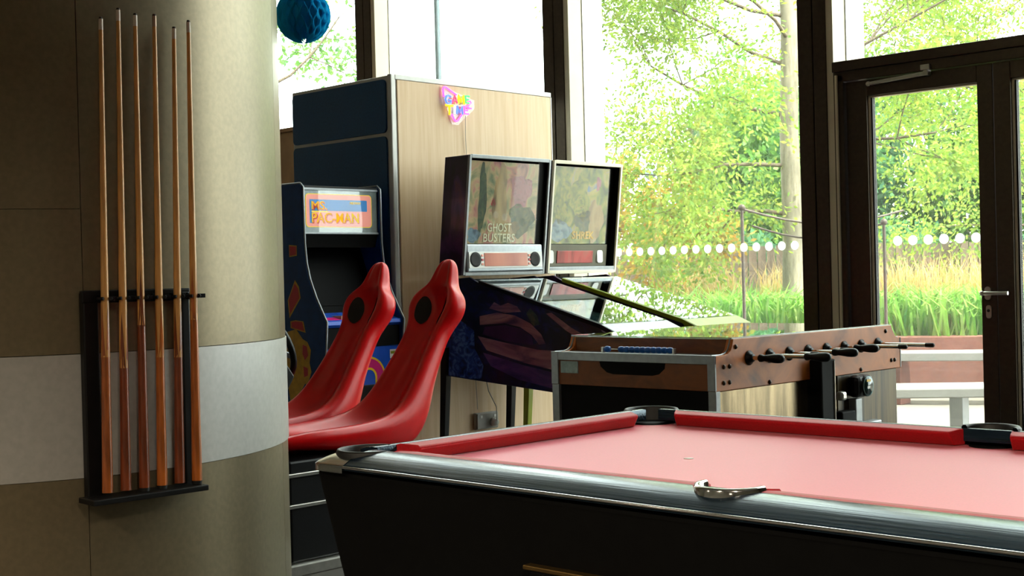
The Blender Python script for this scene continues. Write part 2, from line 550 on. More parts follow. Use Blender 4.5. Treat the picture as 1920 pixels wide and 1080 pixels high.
for i in range(len(MULL) - 1):
    x0, x1 = MULL[i], MULL[i + 1] - .245
    if abs(MULL[i] + 3.967) < .01:
        continue
    w = struct(MB().box(x0, x1, 6.85, 6.95, 0, .12).build('window_%d' % (i + 1), 'bronze', bevel=.003))
    MB().box(x0, x1, 6.85, 6.95, ZC - .1, ZC).build('head_rail', 'bronze', w, bevel=.003)
    pane(w, x0, x1, .12, ZC - .1, dots=(-8.5 < x0 < -1))

# double door with the fixed light above it
DX0, DX1 = -3.967, -2.212
dr = struct(MB().box(DX0, DX0 + .062, 6.75, 6.93, 0, 2.30).build('door_1', 'bronze', bevel=.004))
MB().box(DX1 - .062, DX1, 6.75, 6.93, 0, 2.30).build('door_jamb', 'bronze', dr, bevel=.004)
MB().box(DX0, DX1, 6.735, 6.95, 2.318, 2.376).build('transom_bar', 'bronze', dr, bevel=.004)
MB().box(DX0, DX1, 6.75, 6.94, 2.262, 2.318).build('door_head', 'bronze', dr, bevel=.003)
MB().box(DX0 + .016, DX0 + .03, 6.735, 6.75, 0, 2.30).build('jamb_bead', 'alu', dr, bevel=.002)
pw = struct(MB().box(DX0, DX1, 6.89, 6.92, ZC - .1, ZC).build('window_4', 'bronze'))
pane(pw, DX0, DX1, 2.376, ZC - .1, dots=False)

def leaf(n, x0, x1, ls, rs):
    d = struct(MB().box(x0, x0 + ls, 6.775, 6.845, .02, 2.258).build('door_%d' % n, 'bronze', bevel=.004))
    MB().box(x1 - rs, x1, 6.775, 6.845, .02, 2.258).build('door_stile', 'bronze', d, bevel=.004)
    MB().box(x0 + ls, x1 - rs, 6.775, 6.845, 2.168, 2.258).build('top_rail', 'bronze', d, bevel=.003)
    MB().box(x0 + ls, x1 - rs, 6.775, 6.845, .02, .26).build('bottom_rail', 'bronze', d, bevel=.003)
    g0, g1 = x0 + ls, x1 - rs
    MB().box(g0, g0 + .014, 6.79, 6.83, .26, 2.168).build('glazing_bead', 'alu', d, bevel=.002)
    MB().box(g0, g1, 6.79, 6.83, 2.158, 2.168).build('glazing_bead', 'alu', d, bevel=.002)
    MB().box(g0 + .014, g0 + .024, 6.795, 6.825, .26, 2.158).build('glazing_gasket', 'darkgasket', d)
    pane(d, g0 + .024, g1, .26, 2.158, y=6.81)
    return d
d1 = leaf(2, DX0 + .066, -3.047, .128, .085)
d2 = leaf(3, -3.043, DX1 - .066, .092, .09)
# lever handle with its rose, keyhole plate
h = MB().prism(rrect(-3.112, -3.078, 1.022, 1.092, .016), 'y', 6.767, 6.775).build('handle_plate', 'steel', d2, bevel=.002)
MB().tube([(-3.095, 6.77, 1.058), (-3.095, 6.722, 1.058), (-3.088, 6.712, 1.058), (-3.06, 6.71, 1.058), (-2.96, 6.71, 1.058)], .0105, 10).build('handle_lever', 'steel', h)
MB().ball((-3.098, 6.712, 1.058), .014).build('handle_end', 'steel', h)
k = MB().prism(rrect(-3.106, -3.076, .925, .995, .014), 'y', 6.767, 6.775).build('keyhole_plate', 'steel', d2, bevel=.002)
MB().lathe([(.008, 0), (.008, .004)], (-3.091, 6.767, .966), (0, -1, 0), 12).build('keyhole', 'darkgasket', k)
# overhead closer arm
cl = MB().hexa([(-3.74, 6.735, 2.222), (-3.40, 6.735, 2.236), (-3.40, 6.765, 2.236), (-3.74, 6.765, 2.222)],
               [(-3.74, 6.735, 2.238), (-3.40, 6.735, 2.256), (-3.40, 6.765, 2.256), (-3.74, 6.765, 2.238)]).build('closer_arm', 'steel', d1, bevel=.003)
MB().box(-3.412, -3.385, 6.735, 6.775, 2.235, 2.285).build('closer_bracket', 'steel', cl, bevel=.002)
MB().box(-3.425, -3.372, 6.728, 6.75, 2.262, 2.292).build('closer_plate', 'steel', cl, bevel=.002)
MB().ball((-3.745, 6.745, 2.23), .014).build('closer_joint', 'steel', cl)

# ------------------------------------------------------------------ clad round column with cue rack
CX, CY, CR = -4.2586, 2.0353, 0.8732
def shell(a0, a1, z0, z1, r0, r1, n):
    mb = MB()
    A = [math.radians(a0 + (a1 - a0) * i / n) for i in range(n + 1)]
    def ring(r, z):
        return [(CX + r * math.cos(a), CY + r * math.sin(a), z) for a in A]
    vs_ = ring(r1, z0) + ring(r1, z1) + ring(r0, z0) + ring(r0, z1)
    k_ = n + 1
    mb.add(vs_[:2 * k_], [(i, i + 1, k_ + i + 1, k_ + i) for i in range(n)], True)
    fs_ = [(i, k_ + i, k_ + i + 1, i + 1) for i in range(2 * k_, 2 * k_ + 0)]
    mb.add(vs_, [(k_ + i, k_ + i + 1, 3 * k_ + i + 1, 3 * k_ + i) for i in range(n)] +
           [(i + 1, i, 2 * k_ + i, 2 * k_ + i + 1) for i in range(n)] +
           [(0, k_, 3 * k_, 2 * k_), (n, 2 * k_ + n, 3 * k_ + n, k_ + n)], False)
    return mb
cl_ = struct(MB().lathe([(CR - .02, 0), (CR - .02, ZC)], (CX, CY, 0), n=96).build('column', 'darkgasket'))
cuts = [-192, -128, -68, -14.2, 42, 110, 168]
for a0, a1 in zip(cuts[:-1], cuts[1:]):
    gap = .06
    MB.build(shell(a0 + gap, a1 - gap, 1.0225, ZC, CR - .018, CR, 20), 'cladding_panel', 'clad', cl_) if a0 > -60 or a0 < -130 else \
        (MB.build(shell(a0 + gap, a1 - gap, 1.4205, ZC, CR - .018, CR, 20), 'cladding_panel', 'clad', cl_),
         MB.build(shell(a0 + gap, a1 - gap, 1.0225, 1.4190, CR - .018, CR, 20), 'cladding_panel', 'clad', cl_))
    shell(a0 + gap, a1 - gap, .0, .6785, CR - .018, CR, 20).build('cladding_panel', 'clad', cl_)
shell(-192, 168, .68, 1.0205, CR - .018, CR + .003, 120).build('cladding_band', 'band', cl_)

# cue rack, square to the column at its face
SN = Vector((0.99902, -0.04432, 0))
ST = Vector((0.04432, 0.99902, 0))
SO = Vector((-3.3863, 1.9966, 0))
def rk(u, w, z):
    return SO + ST * u + SN * w + Vector((0, 0, z))
def rbox(mb, u0, u1, w0, w1, z0, z1):
    return mb.hexa([rk(u0, w0, z0), rk(u0, w1, z0), rk(u1, w1, z0), rk(u1, w0, z0)], [rk(u0, w0, z1), rk(u0, w1, z1), rk(u1, w1, z1), rk(u1, w0, z1)])
rack = thing('cue_rack', rk(-.03, .0, .60), 'black wooden wall rack holding six cues on the round column', 'cue rack')
rbox(MB(), -.192, -.148, -.014, .014, .62, 1.19).build('side_rail', 'rackwood', rack, bevel=.004)
rbox(MB(), .104, .130, -.004, .020, .62, 1.185).build('side_rail', 'rackwood', rack, bevel=.004)
rbox(MB(), -.196, .135, -.002, .016, 1.160, 1.195).build('clip_bar', 'rackwood', rack, bevel=.004)
rbox(MB(), -.215, .135, .0, .092, .616, .632).build('shelf', 'rackwood', rack, bevel=.003)
CUES = [(-.158, -.127, 1.945, 1.012), (-.104, -.075, 1.976, .979), (-.048, -.024, 1.967, 1.095), (.006, .035, 1.972, 1.002), (.061, .096, 1.943, .999), (.116, .143, 1.967, 1.103)]
for i, (ub, ut, zt, zs) in enumerate(CUES):
    uc = ub + (ut - ub) * (1.172 - .633) / (zt - .633)
    # a plastic C clip round each cue
    pts = []
    for j in range(11):
        a = math.radians(125 + 290 * j / 10)
        pts.append(rk(uc + .0175 * math.cos(a), .046 + .0175 * math.sin(a - PI) * -1, 1.172))
    mb = MB().tube(pts, .005, 6)
    rbox(mb, uc - .008, uc + .008, .014, .030, 1.163, 1.181)
    rbox(mb, uc + .014, uc + .036, .040, .052, 1.166, 1.178)
    mb.build('cue_clip', 'black', rack)
butts = ['cue_butt', 'cue_butt2', 'cue_butt2', 'cue_butt3', 'cue_butt2', 'cue_butt3']
clab = ['leftmost pool cue in the column rack, standing beside the wide side rail',
        'second pool cue from the left in the rack, its tip the highest of all',
        'third pool cue from the left in the rack, its dark butt reaching highest',
        'fourth pool cue from the left in the rack, with a dull brown ferrule',
        'fifth pool cue from the left in the rack, its tip the lowest of all',
        'rightmost pool cue in the column rack, with a plain orange butt']
for i, (ub, ut, zt, zs) in enumerate(CUES):
    lo, hi = rk(ub, .058, .633), rk(ut, .032, zt)
    def at(s, lo=lo, hi=hi):
        return lo + (hi - lo) * s
    q = thing('pool_cue', lo, clab[i], 'pool cue', 'pool cues in the rack on the column')
    ss = (zs - .633) / (zt - .633)
    R0, R1 = .0150, .0056
    rad = lambda s: R0 + (R1 - R0) * s ** 0.85
    if i in (2, 3, 5):
        MB().tube([at(0), at(.008)], [.0135, .0152], 14).build('bumper', 'rubber', q)
    MB().tube([at(.008), at(.15), at(ss)], [R0, rad(.15), rad(ss)], 16).build('butt', butts[i], q)
    MB().tube([at(ss), at(.6), at(.8), at(.973)], [rad(ss), rad(.6), rad(.8), rad(.973)], 14).build('shaft', 'cue_shaft', q)
    MB().tube([at(.973), at(.996)], [rad(.973) + .0002, R1 + .0002], 14).build('ferrule', 'ferrule2' if i == 3 else 'ferrule', q)
    MB().tube([at(.996), at(1)], [R1, R1 * .75], 12).build('tip', 'tip', q)
    # hand-cut splice points rising from the butt into the shaft
    ax = (hi - lo).normalized()
    for kk in range(4):
        a = PI / 2 * kk + .35 + i * .4
        e1 = ST.copy()
        e2 = ax.cross(e1)
        L0, L1 = ss - .003, min(ss + .115, .56)
        mb = MB()
        vs_ = []
        for t_ in range(6):
            s_ = L0 + (L1 - L0) * t_ / 5
            hw = .72 * (1 - t_ / 5) + .02
            for sg in (-1, 0, 1):
                r_ = rad(s_) + .0004
                b_ = a + sg * hw
                vs_.append(at(s_) + r_ * (math.cos(b_) * e1 + math.sin(b_) * e2))
        mb.add(vs_, [(3 * t_ + c_, 3 * t_ + c_ + 1, 3 * t_ + c_ + 4, 3 * t_ + c_ + 3) for t_ in range(5) for c_ in range(2)], True)
        mb.build('splice_point', butts[i], q)

# ------------------------------------------------------------------ paper honeycomb ball
PBC, PBR = Vector((-4.03, 3.07, 2.20)), .1025
pb = thing('honeycomb_ball', PBC - Vector((0, 0, PBR)), 'round teal blue honeycomb paper ball hanging beside the column', 'paper ball')
mb = MB()
NS, NL = 36, 28
for i in range(NS):
    vs_ = []
    for j in range(NL + 1):
        t_ = -PI / 2 + PI * j / NL
        a = 2 * PI * i / NS + (1 if i % 2 else -1) * (.42 * 2 * PI / NS) * math.cos(t_ * 9)
        rr = PBR * max(math.cos(t_), .02)
        for fr in (.55, 1.0):
            vs_.append(PBC + Vector((rr * fr * math.cos(a), rr * fr * math.sin(a), PBR * math.sin(t_))))
    mb.add(vs_, [(2 * j, 2 * j + 1, 2 * j + 3, 2 * j + 2) for j in range(NL)], True)
mb.build('tissue_cells', 'paper', pb)
MB().ball(PBC, PBR * .84, 24).build('core', 'paper', pb)
MB().tube([PBC + Vector((0, 0, PBR)), Vector((PBC.x, PBC.y, ZC))], .0012, 6).build('string', 'white', pb)

# ------------------------------------------------------------------ pool table
EX, FY, NY, XM = -2.31, 2.922, 1.903, -1.34
EX2 = 2 * XM - EX
CT, BD, RW = .828, .790, .092
pt = thing('pool_table', (XM, (FY + NY) / 2, 0), 'pool table with red cloth and glossy black rails in the foreground', 'pool table')
ox0, ox1, oy0, oy1 = EX - RW, EX2 + RW, NY - RW, FY + RW
# body, drawn in towards the bottom
def ringpts(x0, x1, y0, y1, z):
    return [(x0, y0, z), (x1, y0, z), (x1, y1, z), (x0, y1, z)]
MB().hexa(ringpts(ox0 + .075, ox1 - .075, oy0 + .075, oy1 - .075, .38), ringpts(ox0 + .012, ox1 - .012, oy0 + .012, oy1 - .012, .787)).build('body', 'blackmat', pt, bevel=.01)
for lx in (ox0 + .2, ox1 - .2):
    for ly in (oy0 + .2, oy1 - .2):
        MB().hexa(ringpts(lx - .05, lx + .05, ly - .05, ly + .05, 0.02), ringpts(lx - .08, lx + .08, ly - .08, ly + .08, .385)).build('leg', 'black', pt, bevel=.01)
        MB().lathe([(.04, 0), (.045, .012), (.03, .022)], (lx, ly, 0)).build('foot', 'rubber', pt)
MB().box(EX - .02, EX2 + .02, NY - .02, FY + .02, .765, BD).build('cloth_bed', 'cloth', pt)
# rounded rails
prof = [(-.004, .800), (-.004, CT), (.012, CT + .0008), (.034, CT - .0015), (.056, CT - .0075), (.074, CT - .016), (.086, CT - .0225), (.092, CT - .0255), (.092, CT - .034)]
def railpiece(name, axis, a0, a1, inner, sign):
    mb = MB()
    n = len(prof)
    vs_ = []
    for t_ in (a0, a1):
        for o_, z_ in prof:
            vs_.append((t_, inner + sign * o_, z_) if axis == 'x' else (inner + sign * o_, t_, z_))
    fl = (sign > 0) == (axis == 'x')
    fs_ = []
    for i in range(n - 1):
        f = (i, i + 1, n + i + 1, n + i)
        fs_.append(f[::-1] if fl else f)
    mb.add(vs_, fs_, True)
    mb.add(vs_, [tuple(range(n)), tuple(range(n, 2 * n))[::-1], (0, n, 2 * n - 1, n - 1)])
    o = mb.build(name, 'rail', pt)
    return o
CAP = .115
railpiece('rail', 'x', EX + .028, EX2 - .028, NY, -1)
railpiece('rail', 'x', EX + .028, EX2 - .028, FY, 1)
railpiece('rail', 'y', NY + .028, FY - .028, EX, -1)
railpiece('rail', 'y', NY + .028, FY - .028, EX2, 1)
def trimstrip(p0, p1):
    MB().tube([p0, p1], .0032, 8).build('trim_strip', 'chrome', pt)
zt_ = CT - .0275
trimstrip((EX + .03, oy0 - .001, zt_), (EX2 - .03, oy0 - .001, zt_))
trimstrip((EX + .03, oy1 + .001, zt_), (EX2 - .03, oy1 + .001, zt_))
trimstrip((ox0 - .001, NY + .03, zt_), (ox0 - .001, FY - .03, zt_))
trimstrip((ox1 + .001, NY + .03, zt_), (ox1 + .001, FY - .03, zt_))
# chrome corner caps, pocket liners
for sx, sy, px, py in ((-1, -1, EX, NY), (-1, 1, EX, FY), (1, -1, EX2, NY), (1, 1, EX2, FY)):
    oxc, oyc = px + sx * (RW + .003), py + sy * (RW + .003)
    pcx, pcy = px - sx * .006, py - sy * .006
    def zprof(x_, y_):
        dx_, dy_ = max(0, sx * (x_ - px)), max(0, sy * (y_ - py))
        d_ = (dx_ ** 5 + dy_ ** 5) ** .2
        for (o0, z0), (o1, z1) in zip(prof[1:-2], prof[2:-1]):
            if d_ <= o1:
                return z0 + (z1 - z0) * max(0, d_ - o0) / (o1 - o0) + .0012
        return prof[-2][1] + .0012
    rc_, sp_in = .05, .030
    outer = [(px - sx * sp_in, oyc)] + [(oxc - sx * rc_ + sx * rc_ * math.sin(PI / 2 * i / 12), oyc - sy * rc_ + sy * rc_ * math.cos(PI / 2 * i / 12)) for i in range(13)] + [(oxc, py - sy * sp_in)]
    inner = [(px - sx * sp_in, pcy + sy * .071)] + [(pcx + sx * .073 * math.sin(PI / 2 * i / 12), pcy + sy * .073 * math.cos(PI / 2 * i / 12)) for i in range(13)] + [(pcx + sx * .071, py - sy * sp_in)]
    K, n = 7, len(outer)
    vs_ = []
    for (xa, ya), (xb, yb) in zip(inner, outer):
        for k_ in range(K + 1):
            f_ = k_ / K
            x_, y_ = xa + (xb - xa) * f_, ya + (yb - ya) * f_
            vs_.append((x_, y_, zprof(x_, y_) - (.002 if k_ == K else 0)))
        vs_.append((xb, yb, .787))
    fs_ = [(i * (K + 2) + k_, i * (K + 2) + k_ + 1, (i + 1) * (K + 2) + k_ + 1, (i + 1) * (K + 2) + k_) for i in range(n - 1) for k_ in range(K + 1)]
    mb = MB()
    mb.add(vs_, fs_, True)
    mb.build('corner_cap', 'chrome', pt, recalc=True)
    a0 = math.atan2(sy, sx)
    mb = MB()
    vs_, n2 = [], 18
    for i in range(n2 + 1):
        a = a0 + math.radians(-123 + 246 * i / n2)
        c_, s_ = math.cos(a), math.sin(a)
        for r_, z_ in ((.066, .70), (.0655, CT - .002), (.068, CT + .002), (.073, CT + .002), (.076, CT - .003), (.076, .79)):
            vs_.append((pcx + r_ * c_, pcy + r_ * s_, z_))
    mb.add(vs_, [(6 * i + j, 6 * i + j + 1, 6 * i + j + 7, 6 * i + j + 6) for i in range(n2) for j in range(5)], True)
    mb.build('pocket_liner', 'rubber', pt)
    MB().lathe([(.062, 0), (.062, .0008)], (pcx, pcy, BD + .0006), n=28).build('pocket_hole', 'blackmat', pt)
for sy, py in ((-1, NY), (1, FY)):
    pcy = py + sy * (.008 if sy > 0 else -.010)
    mb = MB()
    vs_, n2 = [], 20
    for i in range(n2 + 1):
        a = sy * PI / 2 + math.radians(-96 + 192 * i / n2)
        c_, s_ = math.cos(a), math.sin(a)
        for r_, z_ in ((.055, .70), (.053, CT + .004), (.0565, CT + .0085), (.063, CT + .0085), (.0665, CT + .004), (.0665, CT - .012), (.0665, .70)):
            vs_.append((XM + r_ * c_, pcy + r_ * s_, z_))
    mb.add(vs_, [(7 * i + j, 7 * i + j + 1, 7 * i + j + 8, 7 * i + j + 7) for i in range(n2) for j in range(6)], True)
    mb.build('pocket_liner', 'chrome' if sy < 0 else 'rubber', pt)
    MB().lathe([(.05, 0), (.05, .0008)], (XM, pcy + sy * .004, BD + .0006), n=28).build('pocket_hole', 'blackmat', pt)
# six cushions
def cushion(axis, a0, a1, c0, c1, inner, sign):
    """a0,a1 ends at the back, c0,c1 how far each end is cut back at the nose"""
    sec = [(0, CT, 0), (.012, CT + .001, 0.2), (.048, CT - .003, .92), (.052, CT - .008, 1), (.046, CT - .017, .95), (.030, BD + .001, .7), (0, BD + .001, 0)]
    mb = MB()
    n = len(sec)
    vs_ = []
    for end, (a, c) in enumerate(((a0, c0), (a1, c1))):
        for o_, z_, k_ in sec:
            t_ = a + (c * k_ if end == 0 else -c * k_)
            vs_.append((t_, inner - sign * o_, z_) if axis == 'x' else (inner - sign * o_, t_, z_))
    mb.add(vs_, [(i, i + 1, n + i + 1, n + i) for i in range(n - 1)] + [tuple(range(n)), tuple(range(n, 2 * n))])
    me_o = mb.build('cushion', 'cush', pt, bevel=.0035)
    return me_o
PC, PM = .092, .058
for sy, yy in ((-1, NY), (1, FY)):
    cushion('x', EX + PC, XM - PM, .028, .014, yy, sy)
    cushion('x', XM + PM, EX2 - PC, .014, .028, yy, sy)
cushion('y', NY + PC - .008, FY - PC, .028, .028, EX, -1)
cushion('y', NY + PC, FY - PC, .028, .028, EX2, 1)
MB().lathe([(.011, 0), (.011, .0006)], (-1.788, 2.391, BD + .0003), n=20).build('spot', 'chalk', pt)
cp = MB().box(-1.745, -1.42, 1.826, 1.846, .50, .647).build('coin_plate', 'blackmat', pt, bevel=.004)
MB().box(-1.76, -1.405, 1.823, 1.846, .647, .656).build('coin_plate_edge', 'brass', cp, bevel=.002)
MB().box(-1.725, -1.50, 1.815, 1.846, .60, .626).build('coin_slide', 'brass', cp, bevel=.003)

# ------------------------------------------------------------------ tall free-standing unit (navy panels one side, pale veneer the other)
KX, KY0, KY1, KX0, KZ = -5.96, 5.169, 6.555, -6.935, 2.417
ks = thing('storage_unit', ((KX + KX0) / 2, (KY0 + KY1) / 2, 0), 'tall free-standing unit with navy panels and pale veneer side, behind the pinball machines', 'cabinet')
MB().box(KX0 + .006, KX - .006, KY0 + .006, KY1, 0, KZ - .004).build('carcass', 'trimgrey', ks, bevel=.004)
MB().prism(rrect(KX0 + .018, KX - .05, 2.076, 2.392, .03), 'y', KY0 - .006, KY0 + .01).build('navy_panel', 'navy', ks, bevel=.002)
MB().prism(rrect(KX0 + .018, KX - .05, .55, 2.056, .03), 'y', KY0 - .006, KY0 + .01).build('navy_panel', 'navy', ks, bevel=.002)
MB().prism(rrect(KX0 + .018, KX - .05, .06, .53, .03), 'y', KY0 - .006, KY0 + .01).build('navy_panel', 'navy', ks, bevel=.002)
MB().box(KX - .028, KX + .004, KY0 - .008, KY0 + .028, 0, KZ).build('corner_post', 'trimgrey', ks, bevel=.006)
MB().box(KX - .01, KX + .002, KY0 + .045, KY1 - .004, .08, KZ - .032).build('veneer_panel', 'veneer', ks)
MB().box(KX - .012, KX + .004, KY0 + .028, KY1, KZ - .03, KZ).build('top_edge', 'trimgrey', ks, bevel=.003)
MB().box(KX - .012, KX + .004, KY1 - .006, KY1 + .004, .0, KZ - .03).build('side_edge', 'trimgrey', ks, bevel=.002)
MB().box(KX - .012, KX + .004, KY0 + .028, KY1, 0, .08).build('plinth', 'trimgrey', ks, bevel=.003)
# tan board cupboard glimpsed behind
tb = thing('board_cupboard', (-7.55, 5.65, 0), 'tan board cupboard glimpsed between the column and the navy unit', 'cupboard')
MB().box(-7.95, -7.14, 5.40, 5.9, .05, 2.215).build('carcass', 'tan', tb, bevel=.006)
MB().box(-7.97, -7.13, 5.385, 5.91, 2.215, 2.24).build('top_board', 'tan', tb, bevel=.004)
MB().box(-7.94, -7.55, 5.385, 5.40, .08, 2.2).build('door', 'tan', tb, bevel=.003)
MB().box(-7.54, -7.15, 5.385, 5.40, .08, 2.2).build('door', 'tan', tb, bevel=.003)
MB().box(-7.93, -7.16, 5.42, 5.88, 0, .05).build('plinth', 'blackmat', tb)

# ------------------------------------------------------------------ neon sign
NX = KX + .018
def ns(px, py):     # sign face: px in px to the right, py px down, about 4.4 mm a pixel
    return Vector((NX, 5.572 + px * .00445, 2.372 - py * .00338))
neon = thing('neon_sign', ns(24, 60), 'small lit neon sign reading GAME TIME over a pink arrow triangle on the veneer', 'neon sign')
MB().prism([(ns(a, b).y, ns(a, b).z) for a, b in ((-4, -2), (60, 18), (60, 34), (28, 66), (16, 66))], 'x', KX + .0062, KX + .010).build('backing', 'clearglass', neon)
def tubes(name, lines, mat, r=.0060, off=0):
    mb = MB()
    for ln in lines:
        mb.tube([ns(*p) + Vector((off, 0, 0)) for p in ln], r, 8)
    return mb.build(name, mat, neon)
NE = .55
N = dict(pink=neonmat('neon_pink', 'ff5fd8', 2.6 * NE), yellow=neonmat('neon_yellow', 'ffd61a', 2.4 * NE), blue=neonmat('neon_blue', '5a7cff', 2.6 * NE),
         green=neonmat('neon_green', '4dff7a', 2.0 * NE), red=neonmat('neon_red', 'ff4a6a', 2.2 * NE), white=neonmat('neon_white', 'd8e6ff', 2.4 * NE))
tubes('arrow_outline', [[(0, 18), (-1, 4), (1, 0), (4, 0), (24, 12)], [(46, 30), (52, 24), (50, 21), (46, 20)], [(46, 30), (45, 33), (52, 34)], [(14, 48), (19, 58), (22, 60), (25, 59), (33, 48)]], N['pink'])
def letter(ch, x0, y0, w, hgt, mat, name='neon_letter'):
    S = {'G': [[(1, .15), (.6, 0), (.2, .1), (0, .5), (.2, .9), (.6, 1), (1, .85), (1, .55), (.6, .55)]],
         'A': [[(0, 1), (.5, 0), (1, 1)], [(.2, .65), (.8, .65)]],
         'M': [[(0, 1), (.08, 0), (.5, .75), (.92, 0), (1, 1)]],
         'E': [[(1, 0), (0, 0), (0, 1), (1, 1)], [(0, .5), (.85, .5)]],
         'T': [[(0, 0), (1, 0)], [(.5, 0), (.5, 1)]],
         'I': [[(.5, 0), (.5, 1)]]}[ch]
    tubes(name, [[(x0 + a * w, y0 + b * hgt) for a, b in ln] for ln in S], mat, .0066, .010)
for ch, x0, y0, w, hh, cc in (('G', 1, 15, 10, 15, 'blue'), ('A', 14, 14, 9, 14, 'red'), ('M', 25, 13, 11, 15, 'yellow'), ('E', 39, 13, 7, 12, 'green'),
                              ('T', 1, 33, 14, 17, 'yellow'), ('I', 16, 33, 3, 14, 'white'), ('M', 22, 33, 11, 14, 'blue'), ('E', 36, 32, 8, 13, 'pink')):
    letter(ch, x0, y0, w, hh, N[cc])
MB().tube([ns(40, 48), ns(40.5, 90) + Vector((-.006, 0, 0)), ns(43, 140) + Vector((-.008, 0, 0)), Vector((KX + .009, 5.76, 1.2)), Vector((KX + .009, 5.80, .39))], .0018, 6).build('cable', 'grey', neon)

# ------------------------------------------------------------------ wall socket with a plug
so = thing('power_socket', (KX, 5.845, .28), 'grey twin power socket low on the veneer below the pinball machine', 'socket')
MB().box(KX + .006, KX + .032, 5.765, 5.955, .265, .368).build('back_box', 'grey', so, bevel=.004)
MB().box(KX + .032, KX + .038, 5.77, 5.95, .27, .363).build('face_plate', 'grey', so, bevel=.002)
for yy in (5.80, 5.92):
    MB().box(KX + .038, KX + .043, yy - .01, yy + .01, .335, .352).build('switch', 'white', so, bevel=.002)
MB().lathe([(.026, 0), (.026, .02), (.018, .034)], (KX + .038, 5.905, .305), (1, 0, 0), 16).build('plug', 'white', so)
MB().tube([(KX + .07, 5.905, .31), (KX + .075, 5.90, .40), (KX + .05, 5.86, .5), (KX + .03, 5.84, .66)], .003, 6).build('cable', 'grey', so)

# ------------------------------------------------------------------ upright arcade cabinet
ac = thing('arcade_cabinet', (-6.3, 4.80, 0), 'upright navy arcade cabinet with pink and yellow marquee beside the navy unit', 'arcade machine')
AY0, AY1 = 4.51, 5.085
sp = [(-6.62, 0), (-5.815, 0), (-5.815, .77), (-5.795, .985), (-5.83, 1.035), (-5.885, 1.12), (-5.935, 1.22), (-5.962, 1.31), (-5.975, 1.42), (-5.978, 1.735), (-6.0, 1.752), (-6.62, 1.752)]
for y0 in (AY0, AY1 - .02):
    s_ = MB().prism(sp, 'y', y0, y0 + .02).build('side_panel', 'arcblue', ac, bevel=.002)
    path = [(p[0] + .003, y0 + .01, p[1]) for p in sp[1:10]] + [(-6.0, y0 + .01, 1.756), (-6.3, y0 + .01, 1.756)]
    MB().tube(path, .006, 8).build('edge_molding', 'silver', s_)
    if y0 == AY0:
        for nm, pts in (('print_patch', [(-6.10, 1.355), (-6.04, 1.36), (-6.04, 1.405), (-6.10, 1.41)]),
                        ('print_patch', [(-6.12, 1.11), (-6.06, 1.20), (-6.03, 1.17), (-6.02, 1.12), (-6.11, 1.03)]),
                        ('print_patch', [(-6.10, .955), (-5.985, .935), (-6.00, .985), (-6.06, .99), (-6.10, .985)])):
            MB().prism(pts, 'y', y0 - .0015, y0).build(nm, 'redprint', s_)
            c_ = (sum(p[0] for p in pts) / len(pts), sum(p[1] for p in pts) / len(pts))
            MB().prism([(c_[0] + (p[0] - c_[0]) * 1.18, c_[1] + (p[1] - c_[1]) * 1.25) for p in pts], 'y', y0 - .0008, y0).build('print_outline', 'gold', s_)
        blob = [(-6.14, .93), (-6.06, .945), (-6.00, .89), (-5.96, .875), (-5.93, .83), (-5.945, .76), (-5.93, .71), (-5.955, .66), (-5.945, .62), (-5.99, .645), (-6.03, .60), (-6.05, .52), (-6.12, .50), (-6.16, .7)]
        MB().prism(blob, 'y', y0 - .0012, y0).build('print_swirl', 'gold', s_)
        MB().prism([(-6.0, .86), (-5.965, .85), (-5.955, .80), (-5.985, .775), (-6.005, .81)], 'y', y0 - .002, y0).build('print_patch', 'redprint', s_)
        MB().prism([(-6.0, .74), (-5.96, .73), (-5.96, .69), (-5.995, .68)], 'y', y0 - .002, y0).build('print_patch', 'redprint', s_)
iy0, iy1 = AY0 + .02, AY1 - .02
MB().box(-6.61, -6.59, iy0, iy1, .02, 1.73).build('back_panel', 'blackmat', ac)
MB().box(-6.6, -5.99, iy0, iy1, 1.725, 1.745).build('top_panel', 'black', ac)
mq = MB().box(-6.05, -5.992, iy0, iy1, 1.478, 1.728).build('marquee', 'silver', ac, bevel=.003)
MX = -5.9915
def mqp(name, a0, a1, b0, b1, r, mat, lift):
    return MB().prism(rrect(a0, a1, b0, b1, r), 'x', MX - .003, MX + lift).build(name, mat, mq)
M['mq_pink'] = pmat('backlit_pink', 'f0998a', 0.35, var=0.05, emit=0.30)
M['mq_yellow'] = pmat('backlit_yellow', 'f6cf1e', 0.35, var=0.05, emit=0.35)
M['mq_blue'] = pmat('backlit_blue', '2a7cc0', 0.35, var=0.05, emit=0.25)
mqp('marquee_border', 4.545, 5.020, 1.512, 1.700, .022, 'mq_yellow', .001)
mqp('marquee_print', 4.549, 5.016, 1.516, 1.696, .02, 'mq_pink', .0015)
mqp('marquee_field', 4.69, 4.985, 1.604, 1.668, .004, 'mq_blue', .002)
mqp('marquee_field', 4.572, 4.60, 1.535, 1.668, .004, 'mq_blue', .002)
mqp('marquee_field', 4.60, 4.69, 1.604, 1.668, .004, 'mq_blue', .0018)
mqp('marquee_swoosh', 4.585, 4.70, 1.596, 1.604, .003, 'mq_yellow', .0025)
text('marquee_lettering', 'MS.', .1, (MX + .003, 4.585, 1.612), (0, 1, 0), (0, 0, 1), 'mq_yellow', mq, width=.105, height=.046, bold=.0)
M['mq_orange'] = pmat('backlit_orange', 'c8501e', 0.35, var=0.05, emit=0.2)
text('marquee_lettering_shadow', 'MS.', .1, (MX + .002, 4.590, 1.606), (0, 1, 0), (0, 0, 1), 'mq_orange', mq, width=.107, height=.050, bold=.003)
text('marquee_lettering_shadow', 'PAC-MAN', .1, (MX + .002, 4.590, 1.532), (0, 1, 0), (0, 0, 1), 'mq_orange', mq, width=.337, height=.060, bold=.003)
